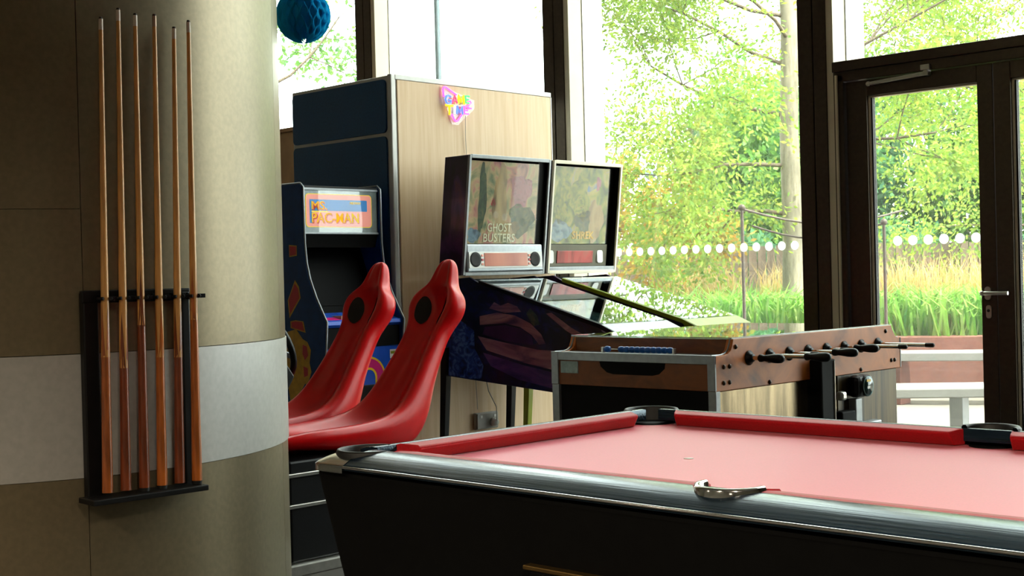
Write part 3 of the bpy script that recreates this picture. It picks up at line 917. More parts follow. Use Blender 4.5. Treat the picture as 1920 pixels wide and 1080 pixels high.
text('marquee_lettering', 'PAC-MAN', .1, (MX + .003, 4.585, 1.538), (0, 1, 0), (0, 0, 1), 'mq_yellow', mq, width=.335, height=.056, bold=.0005)
text('marquee_lettering', 'MIDWAY', .1, (MX + .003, 4.86, 1.644), (0, 1, 0), (0, 0, 1), 'mq_yellow', mq, width=.08, height=.014)
MB().box(MX + .001, MX + .004, iy0, iy1, 1.482, 1.726).build('marquee_glass', 'clearglass', mq)
MB().box(-5.99, -5.985, iy0, iy1, 1.474, 1.484).build('marquee_rail', 'silver', mq, bevel=.001)
MB().box(-5.99, -5.985, iy0, iy1, 1.72, 1.732).build('marquee_rail', 'silver', mq, bevel=.001)
MB().hexa([(-6.05, iy0, 1.40), (-6.02, iy0, 1.40), (-6.02, iy1, 1.40), (-6.05, iy1, 1.40)], [(-6.05, iy0, 1.478), (-5.992, iy0, 1.478), (-5.992, iy1, 1.478), (-6.05, iy1, 1.478)]).build('speaker_panel', 'blackmat', ac)
sc = MB().hexa([(-6.02, iy0, 1.02), (-6.0, iy0, 1.02), (-6.0, iy1, 1.02), (-6.02, iy1, 1.02)], [(-6.2, iy0, 1.45), (-6.18, iy0, 1.45), (-6.18, iy1, 1.45), (-6.2, iy1, 1.45)]).build('monitor_bezel', 'screen', ac)
MB().hexa([(-6.03, 4.60, 1.07), (-6.017, 4.60, 1.07), (-6.017, 4.995, 1.07), (-6.03, 4.995, 1.07)], [(-6.165, 4.60, 1.40), (-6.155, 4.60, 1.40), (-6.155, 4.995, 1.40), (-6.165, 4.995, 1.40)]).build('screen', 'screen', sc)
cpn = MB().prism([(-6.01, 1.03), (-5.81, .985), (-5.805, .965), (-5.82, .95), (-6.01, .95)], 'y', iy0, iy1).build('control_panel', 'arcpanel', ac, bevel=.002)
def cpz(x):
    return 1.03 - (x + 6.01) * .045 / .20
MB().hexa([(-5.9, iy0 + .005, cpz(-5.9)), (-5.84, iy0 + .005, cpz(-5.84)), (-5.84, iy0 + .16, cpz(-5.84)), (-5.9, iy0 + .13, cpz(-5.9))],
          [(-5.9, iy0 + .005, cpz(-5.9) + .001), (-5.84, iy0 + .005, cpz(-5.84) + .001), (-5.84, iy0 + .16, cpz(-5.84) + .001), (-5.9, iy0 + .13, cpz(-5.9) + .001)]).build('panel_stripe', 'magenta', cpn)
MB().box(-5.93, -5.845, 4.66, 4.80, cpz(-5.845) , cpz(-5.93) + .001).build('joystick_plate', 'tan', cpn)
js = MB().tube([(-5.885, 4.735, 1.0), (-5.885, 4.735, 1.045)], .005, 8).build('joystick', 'black', cpn)
MB().ball((-5.885, 4.735, 1.055), .0175).build('joystick_ball', 'orangeball', js)
for yy in (4.90, 4.95, 5.02):
    MB().lathe([(.012, 0), (.012, .008), (.009, .011)], (-5.87, yy, cpz(-5.87)), n=12).build('button', 'white', cpn)
MB().box(-5.99, -5.826, iy0, iy1, .835, .95).build('lower_bezel', 'blackmat', ac)
fp = MB().box(-5.86, -5.832, iy0, iy1, .06, .835).build('front_panel', 'arcpanel', ac, bevel=.002)
def arch(name, r, wd, mat, lift):
    path = [(4.60, .775 - (.11 - r) * 0 - 0)]
    mb = MB()
    o0, o1 = r, r - wd
    pts_o = [(4.55, .66 + o0), (4.84, .66 + o0)] + [(4.84 + o0 * math.sin(PI / 2 * i / 8), .66 + o0 * math.cos(PI / 2 * i / 8)) for i in range(1, 9)] + [(4.84 + o0, .1)]
    pts_i = [(4.84 + o1, .1)] + [(4.84 + o1 * math.sin(PI / 2 * i / 8), .66 + o1 * math.cos(PI / 2 * i / 8)) for i in range(8, 0, -1)] + [(4.84, .66 + o1), (4.55, .66 + o1)]
    mb.prism(pts_o + pts_i, 'x', -5.833, -5.832 + lift)
    return mb.build(name, mat, fp)
arch('stripe', .118, .075, 'yellow', .0012)
arch('stripe', .106, .05, 'magenta', .0018)
MB().box(-5.832, -5.830, 4.995, 5.06, .76, .81).build('instruction_card', 'white', fp)
MB().box(-5.832, -5.829, 5.0, 5.035, .785, .80).build('card_print', 'green', fp)
cd_ = MB().box(-5.832, -5.822, 4.68, 4.90, .24, .62).build('coin_door', 'black', fp, bevel=.004)
MB().lathe([(.05, 0), (.05, .004)], (-5.822, 4.86, .54), (1, 0, 0), 20).build('coin_badge', 'silver', cd_)
MB().lathe([(.044, 0), (.044, .006)], (-5.822, 4.86, .54), (1, 0, 0), 20).build('coin_badge', 'black', cd_)
MB().ball((-5.812, 4.885, .47), .012).build('door_lock', 'chrome', cd_)
MB().box(-6.6, -5.84, iy0, iy1, 0.0, .06).build('base_board', 'blackmat', ac)

# ------------------------------------------------------------------ two pinball machines, backs to the veneer
def pinball(y0, label, art, green):
    """y0: near side of the backbox; cabinet is narrower than the head"""
    hw = .685 if not green else .65
    c0, c1 = y0 + .062, y0 + hw - .062
    pm = thing('pinball_machine', (-5.1, (c0 + c1) / 2, 0), label, 'pinball machine', 'pinball machines beside the tall unit')
    X0, X1 = -5.80, -4.50
    side = [(X0, .632), (X1, .535), (X1, .885), (X1 - .10, .93), (-5.50, 1.175), (-5.58, 1.21), (X0 + .02, 1.20)]
    sidemat = 'artside' if not green else 'green'
    for yy in (c0, c1 - .018):
        sd_ = MB().prism(side, 'y', yy, yy + .018).build('cabinet_side', sidemat if not green else 'arthead', pm, bevel=.002)
        # armour rail along the glass edge
        MB().prism([(X1 + .004, .878), (X1 + .004, .905), (X1 - .09, .945), (-5.50, 1.192), (-5.50, 1.168), (X1 - .10, .922)], 'y', yy - .006, yy + .026).build('side_rail', 'green' if green else 'black', sd_, bevel=.003)
        if not green and yy == c0:
            # broad swept shapes of the print
            yq = yy - .0012
            for pts, mm in (([(-5.52, .87), (-5.3, .835), (-5.05, .80), (-4.85, .795), (-4.52, .76), (-4.52, .635), (-4.8, .67), (-5.15, .725), (-5.45, .79)], 'mauve'),
                            ([(-5.48, .775), (-5.15, .71), (-4.8, .655), (-4.52, .62), (-4.52, .545), (-4.85, .575), (-5.2, .63), (-5.42, .70)], 'artviolet'),
                            ([(-5.5, .985), (-5.36, 1.005), (-5.22, .99), (-5.1, .945), (-5.02, .885), (-4.99, .835), (-5.04, .83), (-5.09, .88), (-5.18, .925), (-5.3, .945), (-5.5, .935)], 'mauve'),
                            ([(-5.46, .925), (-5.3, .935), (-5.18, .915), (-5.09, .87), (-5.08, .825), (-5.3, .845), (-5.48, .88)], 'pinpurple'),
                            ([(-5.78, .93), (-5.66, .96), (-5.55, .90), (-5.55, .80), (-5.48, .70), (-5.50, .625), (-5.6, .622), (-5.78, .636)], 'artblue'),
                            ([(-4.98, 1.000), (-4.94, 1.005), (-4.80, .925), (-4.64, .855), (-4.62, .83), (-4.70, .845), (-4.84, .91)], 'mauve'),
                            ([(-5.42, 1.03), (-5.38, 1.065), (-5.33, 1.045), (-5.27, 1.06), (-5.2, 1.04), (-5.17, 1.01), (-5.3, 1.005)], 'mauve'),
                            ([(-5.13, 1.0), (-5.10, 1.03), (-5.05, .99), (-5.03, .94), (-5.08, .93)], 'artdark')):
                MB().prism(pts, 'y', yq, yy).build('print_shape', mm, sd_)
    MB().box(X0, X0 + .018, c0 + .018, c1 - .018, .64, 1.2).build('cabinet_back', 'black', pm)
    fr_ = MB().box(X1 - .018, X1, c0 + .018, c1 - .018, .54, .885).build('cabinet_front', 'arthead' if not green else 'black', pm, bevel=.002)
    MB().box(X1, X1 + .012, c0 + .15, c1 - .15, .56, .80).build('coin_door', 'black', fr_, bevel=.004)
    MB().tube([(X1, c1 - .05, .78), (X1 + .07, c1 - .05, .78)], .012, 10).build('plunger', 'steel', fr_)
    MB().hexa([(X0, c0 + .018, .635), (X1, c0 + .018, .54), (X1, c1 - .018, .54), (X0, c1 - .018, .635)], [(X0, c0 + .018, .65), (X1, c0 + .018, .555), (X1, c1 - .018, .555), (X0, c1 - .018, .65)]).build('cabinet_floor', 'black', pm)
    MB().hexa([(X1 - .085, c0 - .004, .905), (X1 + .012, c0 - .004, .868), (X1 + .012, c1 + .004, .868), (X1 - .085, c1 + .004, .905)],
              [(X1 - .085, c0 - .004, .945), (X1 + .012, c0 - .004, .905), (X1 + .012, c1 + .004, .905), (X1 - .085, c1 + .004, .945)]).build('lock_bar', 'green' if green else 'silver', pm, bevel=.006)
    # playfield under its glass
    def zg(x):
        return .945 + (X1 - .09 - x) * (1.19 - .945) / (X1 - .09 + 5.50)
    xa, xb = -5.50, X1 - .085
    pf = MB().hexa([(xa, c0 + .02, zg(xa) - .13), (xb, c0 + .02, zg(xb) - .06), (xb, c1 - .02, zg(xb) - .06), (xa, c1 - .02, zg(xa) - .13)],
                   [(xa, c0 + .02, zg(xa) - .12), (xb, c0 + .02, zg(xb) - .05), (xb, c1 - .02, zg(xb) - .05), (xa, c1 - .02, zg(xa) - .12)]).build('playfield', 'artfield', pm)
    for (bx, by) in ((-5.3, .18), (-5.2, .30), (-5.32, .38)):
        zb = zg(bx) - .12
        b_ = MB().lathe([(.03, 0), (.022, .01), (.022, .035), (.034, .045), (.02, .055)], (bx, c0 + by, zb), n=16).build('bumper', 'white', pf)
        MB().lathe([(.024, 0), (.018, .008)], (bx, c0 + by, zb + .055), n=16).build('bumper_cap', 'redprint', b_)
    for by, dr_ in ((.19, 1), (.37, -1)):
        xf = -4.78
        MB().tube([(xf, c0 + by, zg(xf) - .04), (xf + .04, c0 + by + dr_ * .065, zg(xf) - .045)], [.011, .006], 10).build('flipper', 'white', pf)
    MB().tube([(-5.42, c0 + .1, zg(-5.42) - .05), (-5.2, c0 + .07, zg(-5.2) - .045), (-4.95, c0 + .08, zg(-4.95) - .06)], .006, 8).build('wire_ramp', 'chrome', pf)
    MB().hexa([(xa, c0 + .006, zg(xa)), (xb, c0 + .006, zg(xb)), (xb, c1 - .006, zg(xb)), (xa, c1 - .006, zg(xa))],
              [(xa, c0 + .006, zg(xa) + .004), (xb, c0 + .006, zg(xb) + .004), (xb, c1 - .006, zg(xb) + .004), (xa, c1 - .006, zg(xa) + .004)]).build('playfield_glass', 'tableglass', pm)
    # head, tipped slightly forward
    zb0, zt0 = 1.222, 1.912
    lean = .082
    def hx(z, d):    # d: depth behind the front face
        return -5.567 + (z - 1.232) * lean / .688 - d
    def hbox(ya, yb, za, zb, da, db):
        return MB().hexa([(hx(za, db), ya, za), (hx(za, da), ya, za), (hx(za, da), yb, za), (hx(za, db), yb, za)],
                         [(hx(zb, db), ya, zb), (hx(zb, da), ya, zb), (hx(zb, da), yb, zb), (hx(zb, db), yb, zb)])
    hd = hbox(y0, y0 + .016, zb0, zt0, .006, .205).build('head_side', 'arthead' if not green else 'black', pm, bevel=.002)
    hbox(y0 + hw - .016, y0 + hw, zb0, zt0, .006, .205).build('head_side', 'black', pm, bevel=.002)
    hbox(y0 + .016, y0 + hw - .016, zt0 - .016, zt0, .006, .205).build('head_top', 'black', pm, bevel=.002)
    hbox(y0 + .016, y0 + hw - .016, zb0, zb0 + .016, .006, .205).build('head_floor', 'silver' if green else 'black', pm, bevel=.002)
    hbox(y0 + .016, y0 + hw - .016, zb0 + .016, zt0 - .016, .19, .203).build('head_back', 'black', pm)
    fm = 'ivory' if green else 'silver'
    def frame(ya, yb, za, zb):
        hbox(ya, yb, za, zb, -.006, .012).build('head_frame', fm if ya != y0 + hw - .03 or green else 'black', pm, bevel=.002)
    frame(y0 - .002, y0 + .014, zb0, zt0)
    frame(y0 + hw - .014, y0 + hw + .002, zb0, zt0)
    frame(y0 + .014, y0 + hw - .014, zt0 - .018, zt0 + .003)
    frame(y0 + .014, y0 + hw - .014, zb0 - .003, zb0 + .018)
    gy0, gy1 = y0 + .02, y0 + hw - .085
    gz0, gz1 = 1.405, 1.882
    rec = .03 if green else .015
    bgp = hbox(gy0, gy1, gz0, gz1, rec, rec + .01).build('backglass', art, pm)
    # a few soft colour areas of the print, then the title
    if not green:
        areas = [('artdark', .20, .55, .055, .44), ('artwarm', .46, .55, .10, .42), ('artpink', .76, .66, .15, .20), ('artdark', .78, .30, .18, .20), ('artwarm', .62, .18, .14, .10), ('redprint', .36, .50, .03, .05), ('artcool', .10, .10, .09, .09)]
    else:
        areas = [('artlime', .50, .62, .16, .30), ('artlime', .25, .72, .09, .20), ('artlime', .20, .42, .10, .15), ('artcool', .20, .17, .17, .14), ('artwarm', .80, .30, .13, .28), ('artpink', .82, .80, .04, .09), ('artdark', .58, .30, .14, .14)]
    for mm, fy, fz, ry, rz in areas:
        cy_, cz_ = gy0 + (gy1 - gy0) * fy, gz0 + (gz1 - gz0) * fz
        ry, rz = ry * (gy1 - gy0), rz * (gz1 - gz0)
        poly = []
        for i in range(22):
            a = 2 * PI * i / 22
            k_ = 1 + .16 * math.sin(3 * a + fy * 9) + .09 * math.sin(7 * a + fz * 5)
            yy_ = min(max(cy_ + ry * k_ * math.cos(a), gy0 + .003), gy1 - .003)
            zz_ = min(max(cz_ + rz * k_ * math.sin(a), gz0 + .003), gz1 - .003)
            poly.append((yy_, zz_))
        mb = MB()
        n_ = len(poly)
        mb.add([(hx(p[1], rec - .001), p[0], p[1]) for p in poly], [tuple(range(n_))])
        mb.build('print_area', mm, bgp)
    W_ = gy1 - gy0
    yd = (0, 1, 0)
    zd = Vector((lean / .688, 0, 1)).normalized()
    def tpos(fy, z):
        return (hx(z, rec - .0025), gy0 + fy * W_, z)
    if not green:
        text('title_lettering', 'GHOST', .1, tpos(.29, 1.475), yd, zd, 'lightprint', bgp, width=.20, height=.05, bold=.001)
        text('title_lettering', 'BUSTERS', .1, tpos(.24, 1.415), yd, zd, 'lightprint', bgp, width=.265, height=.05, bold=.001)
    else:
        text('title_lettering', 'SHREK', .1, tpos(.40, 1.435), yd, zd, 'titlegold', bgp, width=.21, height=.05, bold=.003)
    hbox(gy0, gy1, gz0, gz1, rec - .008, rec - .005).build('backglass_pane', 'clearglass', pm)
    if not green:
        hbox(gy1, y0 + hw - .014, gz0 - .03, gz1 + .02, .02, .03).build('head_inner', 'blackmat', pm)
    else:
        hbox(gy1, y0 + hw - .014, zb0 + .02, gz1 + .02, .05, .06).build('head_inner', 'blackmat', pm)
    # speaker panel
    if not green:
        def fx(z, d):
            return hx(z, d) + (1.40 - z) * .16
        def sbox(ya, yb, za, zb, da, db):
            return MB().hexa([(fx(za, db), ya, za), (fx(za, da), ya, za), (fx(za, da), yb, za), (fx(za, db), yb, za)],
                             [(fx(zb, db), ya, zb), (fx(zb, da), ya, zb), (fx(zb, da), yb, zb), (fx(zb, db), yb, zb)])
        pn = sbox(y0 + .016, y0 + hw - .03, 1.242, 1.402, .0, .03).build('speaker_panel', 'silver', pm, bevel=.008)
        sbox(y0 + .026, y0 + hw - .04, 1.262, 1.357, -.004, .0).build('speaker_face', 'white', pn, bevel=.003)
        sbox(y0 + .15, y0 + hw - .17, 1.272, 1.350, -.007, -.003).build('display', 'dmd', pn, bevel=.002)
        for yy_ in (y0 + .078, y0 + hw - .105):
            MB().lathe([(.044, 0), (.044, .004), (.03, .002)], (fx(1.312, -.003), yy_, 1.312), (1, 0, .02), 24).build('speaker', 'grille', pn)
        for yy_ in (y0 + .133, y0 + hw - .155):
            for zz_ in (1.285, 1.31, 1.335):
                MB().box(fx(zz_, -.003), fx(zz_, -.008), yy_ - .009, yy_ + .009, zz_ - .007, zz_ + .007).build('panel_button', 'redprint' if zz_ == 1.31 else 'pink', pn, bevel=.002)
        text('panel_lettering', 'PREMIUM', .05, (fx(1.372, -.002), y0 + .10, 1.366), yd, (0, 0, 1), 'redprint', pn, width=.07, height=.012) if False else None
    else:
        pn = hbox(y0 + .014, y0 + hw - .06, 1.262, 1.402, .03, .05).build('speaker_panel', 'olive', pm, bevel=.004)
        hbox(y0 + .11, y0 + hw - .20, 1.285, 1.362, .025, .031).build('display', 'dmd2', pn, bevel=.002)
        for yy_ in (y0 + .05, y0 + hw - .13):
            MB().prism(rrect(yy_ - .028, yy_ + .028, 1.285, 1.365, .016), 'x', hx(1.32, .032), hx(1.32, .024)).build('speaker', 'white', pn)
        hbox(y0 + .014, y0 + hw - .014, 1.235, 1.262, -.004, .05).build('head_shelf', 'silver', pn, bevel=.003)
    # four splayed legs with levelling feet
    for yy, sg in ((c0 + .012, -1), (c1 - .012, 1)):
        for xx, dx_, zt_2 in ((X0 + .012, -.055, .80), (X1 - .012, .055, .72)):
            lm = 'green' if green else 'black'
            lg = MB().hexa([(xx + dx_ - .018, yy - .018 + sg * .012, .03), (xx + dx_ + .018, yy - .018 + sg * .012, .03), (xx + dx_ + .018, yy + .018 + sg * .012, .03), (xx + dx_ - .018, yy + .018 + sg * .012, .03)],
                           [(xx - .026, yy - .024 + sg * .012, zt_2), (xx + .026, yy - .024 + sg * .012, zt_2), (xx + .026, yy + .024 + sg * .012, zt_2), (xx - .026, yy + .024 + sg * .012, zt_2)]).build('leg', lm, pm, bevel=.004)
            MB().lathe([(.03, 0), (.03, .008), (.01, .012), (.01, .03)], (xx + dx_, yy + sg * .012, 0), n=14).build('leveller', 'rubber', lg)
    return pm
M['artdark'] = artmat('print_shade', [(0.3, '16241a'), (0.5, '34482c'), (0.7, '5a5a34')], 16, 2.0)
M['artviolet'] = artmat('print_violet', [(0.3, '241a3a'), (0.5, '4a3468'), (0.68, '6a4a74')], 6, 1.5, (.5, 1, 2))
M['artblue'] = artmat('print_blue_swirl', [(0.3, '0d1438'), (0.5, '24418c'), (0.62, '5a7cc0'), (0.75, '1a2a60')], 14, 2.5)
M['artwarm'] = artmat('print_warm', [(0.3, '7a5a3a'), (0.5, 'a88658'), (0.7, 'b89a6c')], 12, 1.5, (1, 1, .3))
M['artpink'] = artmat('print_rose', [(0.3, '7c3a50'), (0.5, 'b06a80'), (0.7, 'a05060')], 14, 2.0)
M['artcool'] = artmat('print_cool', [(0.3, '3c5068'), (0.5, '7c94a8'), (0.7, '9aa4a0')], 12, 1.5)
M['artlime'] = artmat('print_lime', [(0.28, '3e4a14'), (0.48, '80842a'), (0.6, 'a39a3c'), (0.75, '5a4a1c')], 13, 2.2)
M['leafprint'] = pmat('print_leaf', '5d6f48', 0.4, var=0.25, scale=10)
M['titlegold'] = pmat('print_title_gold', 'dba93c', 0.4, var=0.1)
M['lightprint'] = pmat('print_ivory', 'ece6c8', 0.4, var=0.04)
M['ivory'] = pmat('ivory_trim', 'efe8d2', 0.45, var=0.04)
M['olive'] = pmat('olive_panel', '5a5640', 0.5, var=0.08)
pinball(5.335, 'pinball machine with dark purple sides and silver framed head, nearer of the pair', 'artglass1', False)
pinball(6.052, 'pinball machine with lime green rails and ivory framed head, nearest the window', 'artglass2', True)

# ------------------------------------------------------------------ red racing seats
seatobj = thing('racing_chair', (-4.665, 3.8, 0), 'red plastic racing seat with high headrest, nearest the pool table', 'seat', 'red seats of the racing game')
SEC = [(3.27, .520, .22, .030, .0, 0), (3.30, .530, .30, .060, .01, 0), (3.42, .540, .37, .085, .035, 0), (3.62, .535, .39, .095, .055, .02), (3.82, .540, .385, .11, .065, .035), (3.95, .575, .36, .125, .07, .085),
       (4.035, .650, .325, .125, .068, .055), (4.105, .745, .290, .12, .06, .012), (4.18, .855, .258, .112, .052, 0), (4.235, .945, .245, .106, .05, 0), (4.268, .995, .275, .115, .066, 0), (4.293, 1.04, .322, .128, .085, 0),
       (4.312, 1.085, .325, .128, .085, 0), (4.328, 1.125, .285, .112, .06, 0), (4.340, 1.152, .205, .095, .025, 0), (4.350, 1.178, .155, .084, .008, 0), (4.364, 1.220, .128, .074, .0, 0), (4.376, 1.262, .102, .060, .0, 0), (4.382, 1.286, .07, .038, .0, 0), (4.384, 1.297, .03, .012, .0, 0)]
def seat_ring(i):
    y, z, w, th, bo, ex = SEC[i]
    a = SEC[max(i - 1, 0)]
    b = SEC[min(i + 1, len(SEC) - 1)]
    t_ = Vector((0, b[0] - a[0], b[1] - a[1])).normalized()
    nrm = Vector((0, -t_.z, t_.y))     # towards the sitter
    c = Vector((-4.665, y, z))
    h_ = w / 2
    # outline: back (flat, rounded), then the front dished between two bolsters
    prof_ = [(-.62, -.5), (-.25, -.5), (.25, -.5), (.62, -.5), (.88, -.38), (1.0, -.08), (1.0, .22), (.92, .46), (.76, .5), (.58, .40)]
    out = []
    for u_, v_ in prof_:
        out.append((u_ * h_, v_ * th - (ex if v_ < -.3 else 0)))
    dip = .5 * th - bo
    out += [(.36 * h_, dip + .25 * bo), (.12 * h_, dip), (-.12 * h_, dip), (-.36 * h_, dip + .25 * bo)]
    for u_, v_ in reversed(prof_[5:]):
        out.append((-u_ * h_, v_ * th))
    out.append((-.88 * h_, -.38 * th - ex))
    return [c + Vector((u_, 0, 0)) + nrm * v_ for u_, v_ in out], nrm, t_
mb = MB()
rings = [seat_ring(i)[0] for i in range(len(SEC))]
nn = len(rings[0])
mb.add([p for r_ in rings for p in r_], [(i * nn + j, i * nn + (j + 1) % nn, (i + 1) * nn + (j + 1) % nn, (i + 1) * nn + j) for i in range(len(SEC) - 1) for j in range(nn)] +
       [tuple(range(nn))[::-1], tuple(range((len(SEC) - 1) * nn, len(SEC) * nn))], True)
shell_o = mb.build('seat_shell', 'seat', seatobj, recalc=True)
md = shell_o.modifiers.new('sub', 'SUBSURF')
md.levels = 1
md.render_levels = 2
# dark oval speaker grilles in the head wings
for sg in (-1, 1):
    c = Vector((-4.665 + sg * .072, 4.272, 1.052))
    nrm = Vector((-sg * .80, -.58, .16)).normalized()
    tt = Vector((0, .30, 1)).normalized()
    tt = (tt - nrm * tt.dot(nrm)).normalized()
    bb = nrm.cross(tt)
    mb = MB()
    vs_ = [c.copy()]
    for k_ in range(1, 7):
        vs_ += [c + tt * .074 * k_ / 6 * math.cos(2 * PI * i / 28) + bb * .040 * k_ / 6 * math.sin(2 * PI * i / 28) for i in range(28)]
    fs_ = [(0, 1 + i, 1 + (i + 1) % 28) for i in range(28)]
    for k_ in range(5):
        fs_ += [(1 + 28 * k_ + i, 29 + 28 * k_ + i, 29 + 28 * k_ + (i + 1) % 28, 1 + 28 * k_ + (i + 1) % 28) for i in range(28)]
    mb.add(vs_, fs_, True)
    g_ = mb.build('speaker_grille', 'grille', shell_o)
    md = g_.modifiers.new('wrap', 'SHRINKWRAP')
    md.target = shell_o
    md.wrap_method = 'NEAREST_SURFACEPOINT'
    md.wrap_mode = 'ABOVE_SURFACE'
    md.offset = .004
ped = MB().box(-4.85, -4.48, 3.28, 4.02, .05, .47).build('pedestal', 'black', seatobj, bevel=.01)
for zz_ in (.412, .284):
    MB().box(-4.86, -4.468, 3.26, 4.03, zz_ - .008, zz_ + .008).build('trim_strip', 'steel', ped, bevel=.003)
MB().box(-4.88, -4.45, 3.24, 4.06, .0, .05).build('foot_frame', 'steel', ped, bevel=.008)
MB().ball((-4.476, 3.55, .16), .01).build('bolt', 'steel', ped)
copy_thing(seatobj, (-.50, 0, 0), 'red plastic racing seat with high headrest, the farther one before the navy arcade cabinet')

rc = thing('racing_console', (-4.665, 3.1, 0), 'black racing game console with steering wheel, mostly hidden behind the round column', 'arcade machine', 'consoles of the racing game')
MB().prism([(2.98, 0), (3.22, 0), (3.22, .70), (3.30, .82), (3.20, .96), (3.06, 1.02), (2.98, 1.55), (2.93, 1.55), (2.93, 0)], 'x', -4.88, -4.45).build('console_body', 'black', rc, bevel=.006)
MB().hexa([(-4.85, 3.052, 1.05), (-4.48, 3.052, 1.05), (-4.48, 3.062, 1.05), (-4.85, 3.062, 1.05)], [(-4.85, 2.99, 1.48), (-4.48, 2.99, 1.48), (-4.48, 3.0, 1.48), (-4.85, 3.0, 1.48)]).build('screen', 'screen', rc)
wc = Vector((-4.665, 3.335, .935))
wn = Vector((0, .93, .37)).normalized()
wu = Vector((1, 0, 0))
wv = wn.cross(wu)
wh = MB().tube([wc + .145 * (math.cos(2 * PI * i / 28) * wu + math.sin(2 * PI * i / 28) * wv) for i in range(28)], .014, 10, closed=True).build('steering_wheel', 'black', rc)
for a in (0.3, PI - .3, -PI / 2):
    MB().tube([wc - wn * .01, wc + .14 * (math.cos(a) * wu + math.sin(a) * wv)], .012, 8).build('spoke', 'silver', wh)
MB().tube([wc - wn * .16, wc], .025, 12).build('steering_column', 'black', wh)
MB().lathe([(.04, 0), (.045, .01), (.03, .02)], wc - wn * .006, wn, 18).build('hub', 'black', wh)
copy_thing(rc, (-.50, 0, 0), 'black racing game console with steering wheel, farther one hidden behind the column')

# ------------------------------------------------------------------ table football
ft = thing('football_table', (-3.04, 4.37, 0), 'coin-operated table football game with burl wood sides, glass top and black handles', 'football table')
FX0, FX1, FYa, FYb = -3.415, -2.668, 3.728, 5.016
ga, gb = 3.835, 4.957
TOPZ, STZ, WBZ = .970, .917, .796
sidep = [(FYa, WBZ), (FYb, WBZ), (FYb, STZ + .002), (FYb - .028, STZ + .004), (FYb - .04, STZ + .012), (gb - .004, .955), (gb - .012, TOPZ), (ga + .004, TOPZ), (ga - .003, .950), (ga - .012, .932), (ga - .03, .921), (ga - .055, STZ), (FYa, STZ)]
boltm = meshof(MB().lathe([(.0085, 0), (.0085, .002), (.006, .005), (.001, .006)], (0, 0, 0), (1, 0, 0), 12), 'bolt', 'bolt')
for sg, xa, xb in ((1, FX1 - .028, FX1), (-1, FX0, FX0 + .028)):
    sd_ = MB().prism(sidep, 'x', xa, xb).build('side_panel', 'burl', ft, bevel=.0015)
    MB().tube([((xa + xb) / 2, p[0], p[1] + .001) for p in sidep[2:]], .0032, 6).build('edge_strip', 'silver', sd_)
    if sg > 0:
        for yy, zz in ((3.852, .943), (3.779, .878), (3.813, .878), (3.777, .823), (3.811, .823), (4.057, .806), (4.697, .808), (4.939, .830), (4.966, .830), (4.939, .893), (4.966, .893), (4.897, .949)):
            place('bolt', boltm, (FX1, yy, zz), sd_)
# pitch inside, glass over it
MB().box(FX0 + .028, FX1 - .028, ga + .01, gb - .01, .80, .86).build('pitch', 'pitch', ft)
MB().box(FX0 + .004, FX1 - .004, ga, gb, TOPZ, TOPZ + .006).build('glass_top', 'tableglass', ft)
for (ya, yb) in ((FYa, ga), (gb, FYb)):
    e = 1 if ya == FYa else -1
    yo = FYa if e > 0 else FYb
    # end boards: a low outer one with a hand slot, the inner one up to the glass
    ye0, ye1 = (FYa + .004, FYa + .024) if e > 0 else (FYb - .024, FYb - .004)
    ep = MB().box(FX0 + .028, FX1 - .028, ye0, ye1, WBZ, STZ - .002).build('end_board', 'darkwood', ft, bevel=.0015)
    sl = [(-3.185, .889), (-2.882, .889), (-2.885, .868), (-2.91, .848), (-2.94, .842), (-3.12, .842), (-3.15, .848), (-3.178, .868)]
    yq = ye0 - .001 if e > 0 else ye1 + .001
    MB().prism(sl, 'y', min(yq, yq + e * .002), max(yq, yq + e * .002)).build('ball_slot', 'blackmat', ep)
    yi0, yi1 = (ga, ga + .018) if e > 0 else (gb - .018, gb)
    MB().box(FX0 + .028, FX1 - .028, yi0, yi1, .86, TOPZ - .001).build('inner_board', 'darkwood', ft)
    MB().box(FX0 + .02, FX1 - .02, min(ye0, yi0), max(ye1, yi1), STZ - .006, STZ).build('end_shelf', 'silver', ft, bevel=.001)
    yb0, yb1 = (FYa - .003, FYa + .005) if e > 0 else (FYb - .005, FYb + .003)
    MB().box(FX0 - .002, FX1 + .002, yb0, yb1, .888, STZ + .002).build('end_bar', 'silver', ft, bevel=.0015)
    for xa, xb in ((FX0 - .002, FX0 + .032), (FX1 - .030, FX1 + .002)):
        MB().box(xa, xb, yb0 - .001 * e, yb1, WBZ + .001, STZ + .002).build('corner_strip', 'silver', ft, bevel=.0015)
        MB().box(xa, xb, yb0 + .002 * e, yb1 + .02 * e if e > 0 else yb1 + .001, .02, WBZ).build('corner_strip', 'silver', ft, bevel=.0015) if e > 0 else None
st = MB().box(-3.372, -3.288, FYa - .0005, FYa + .004, .840, .884).build('notice_sticker', 'sticker', ft)
# score counter: blue beads threaded on a wire
wire = MB().tube([(-3.185, FYa + .03, .931), (-2.865, FYa + .03, .931)], .002, 6).build('counter_wire', 'steel', ft)
for xx in (-3.188, -2.862):
    MB().box(xx - .004, xx + .004, FYa + .024, FYa + .036, STZ, .938).build('counter_post', 'steel', wire)
bead = meshof(MB().lathe([(.006, 0), (.0105, .003), (.0115, .012), (.0105, .021), (.006, .024)], (0, 0, 0), (1, 0, 0), 12), 'bead', 'bluebead')
for xx in [-3.178] + [-3.112 + .0244 * k_ for k_ in range(10)]:
    place('bead', bead, (xx, FYa + .03, .931), wire)
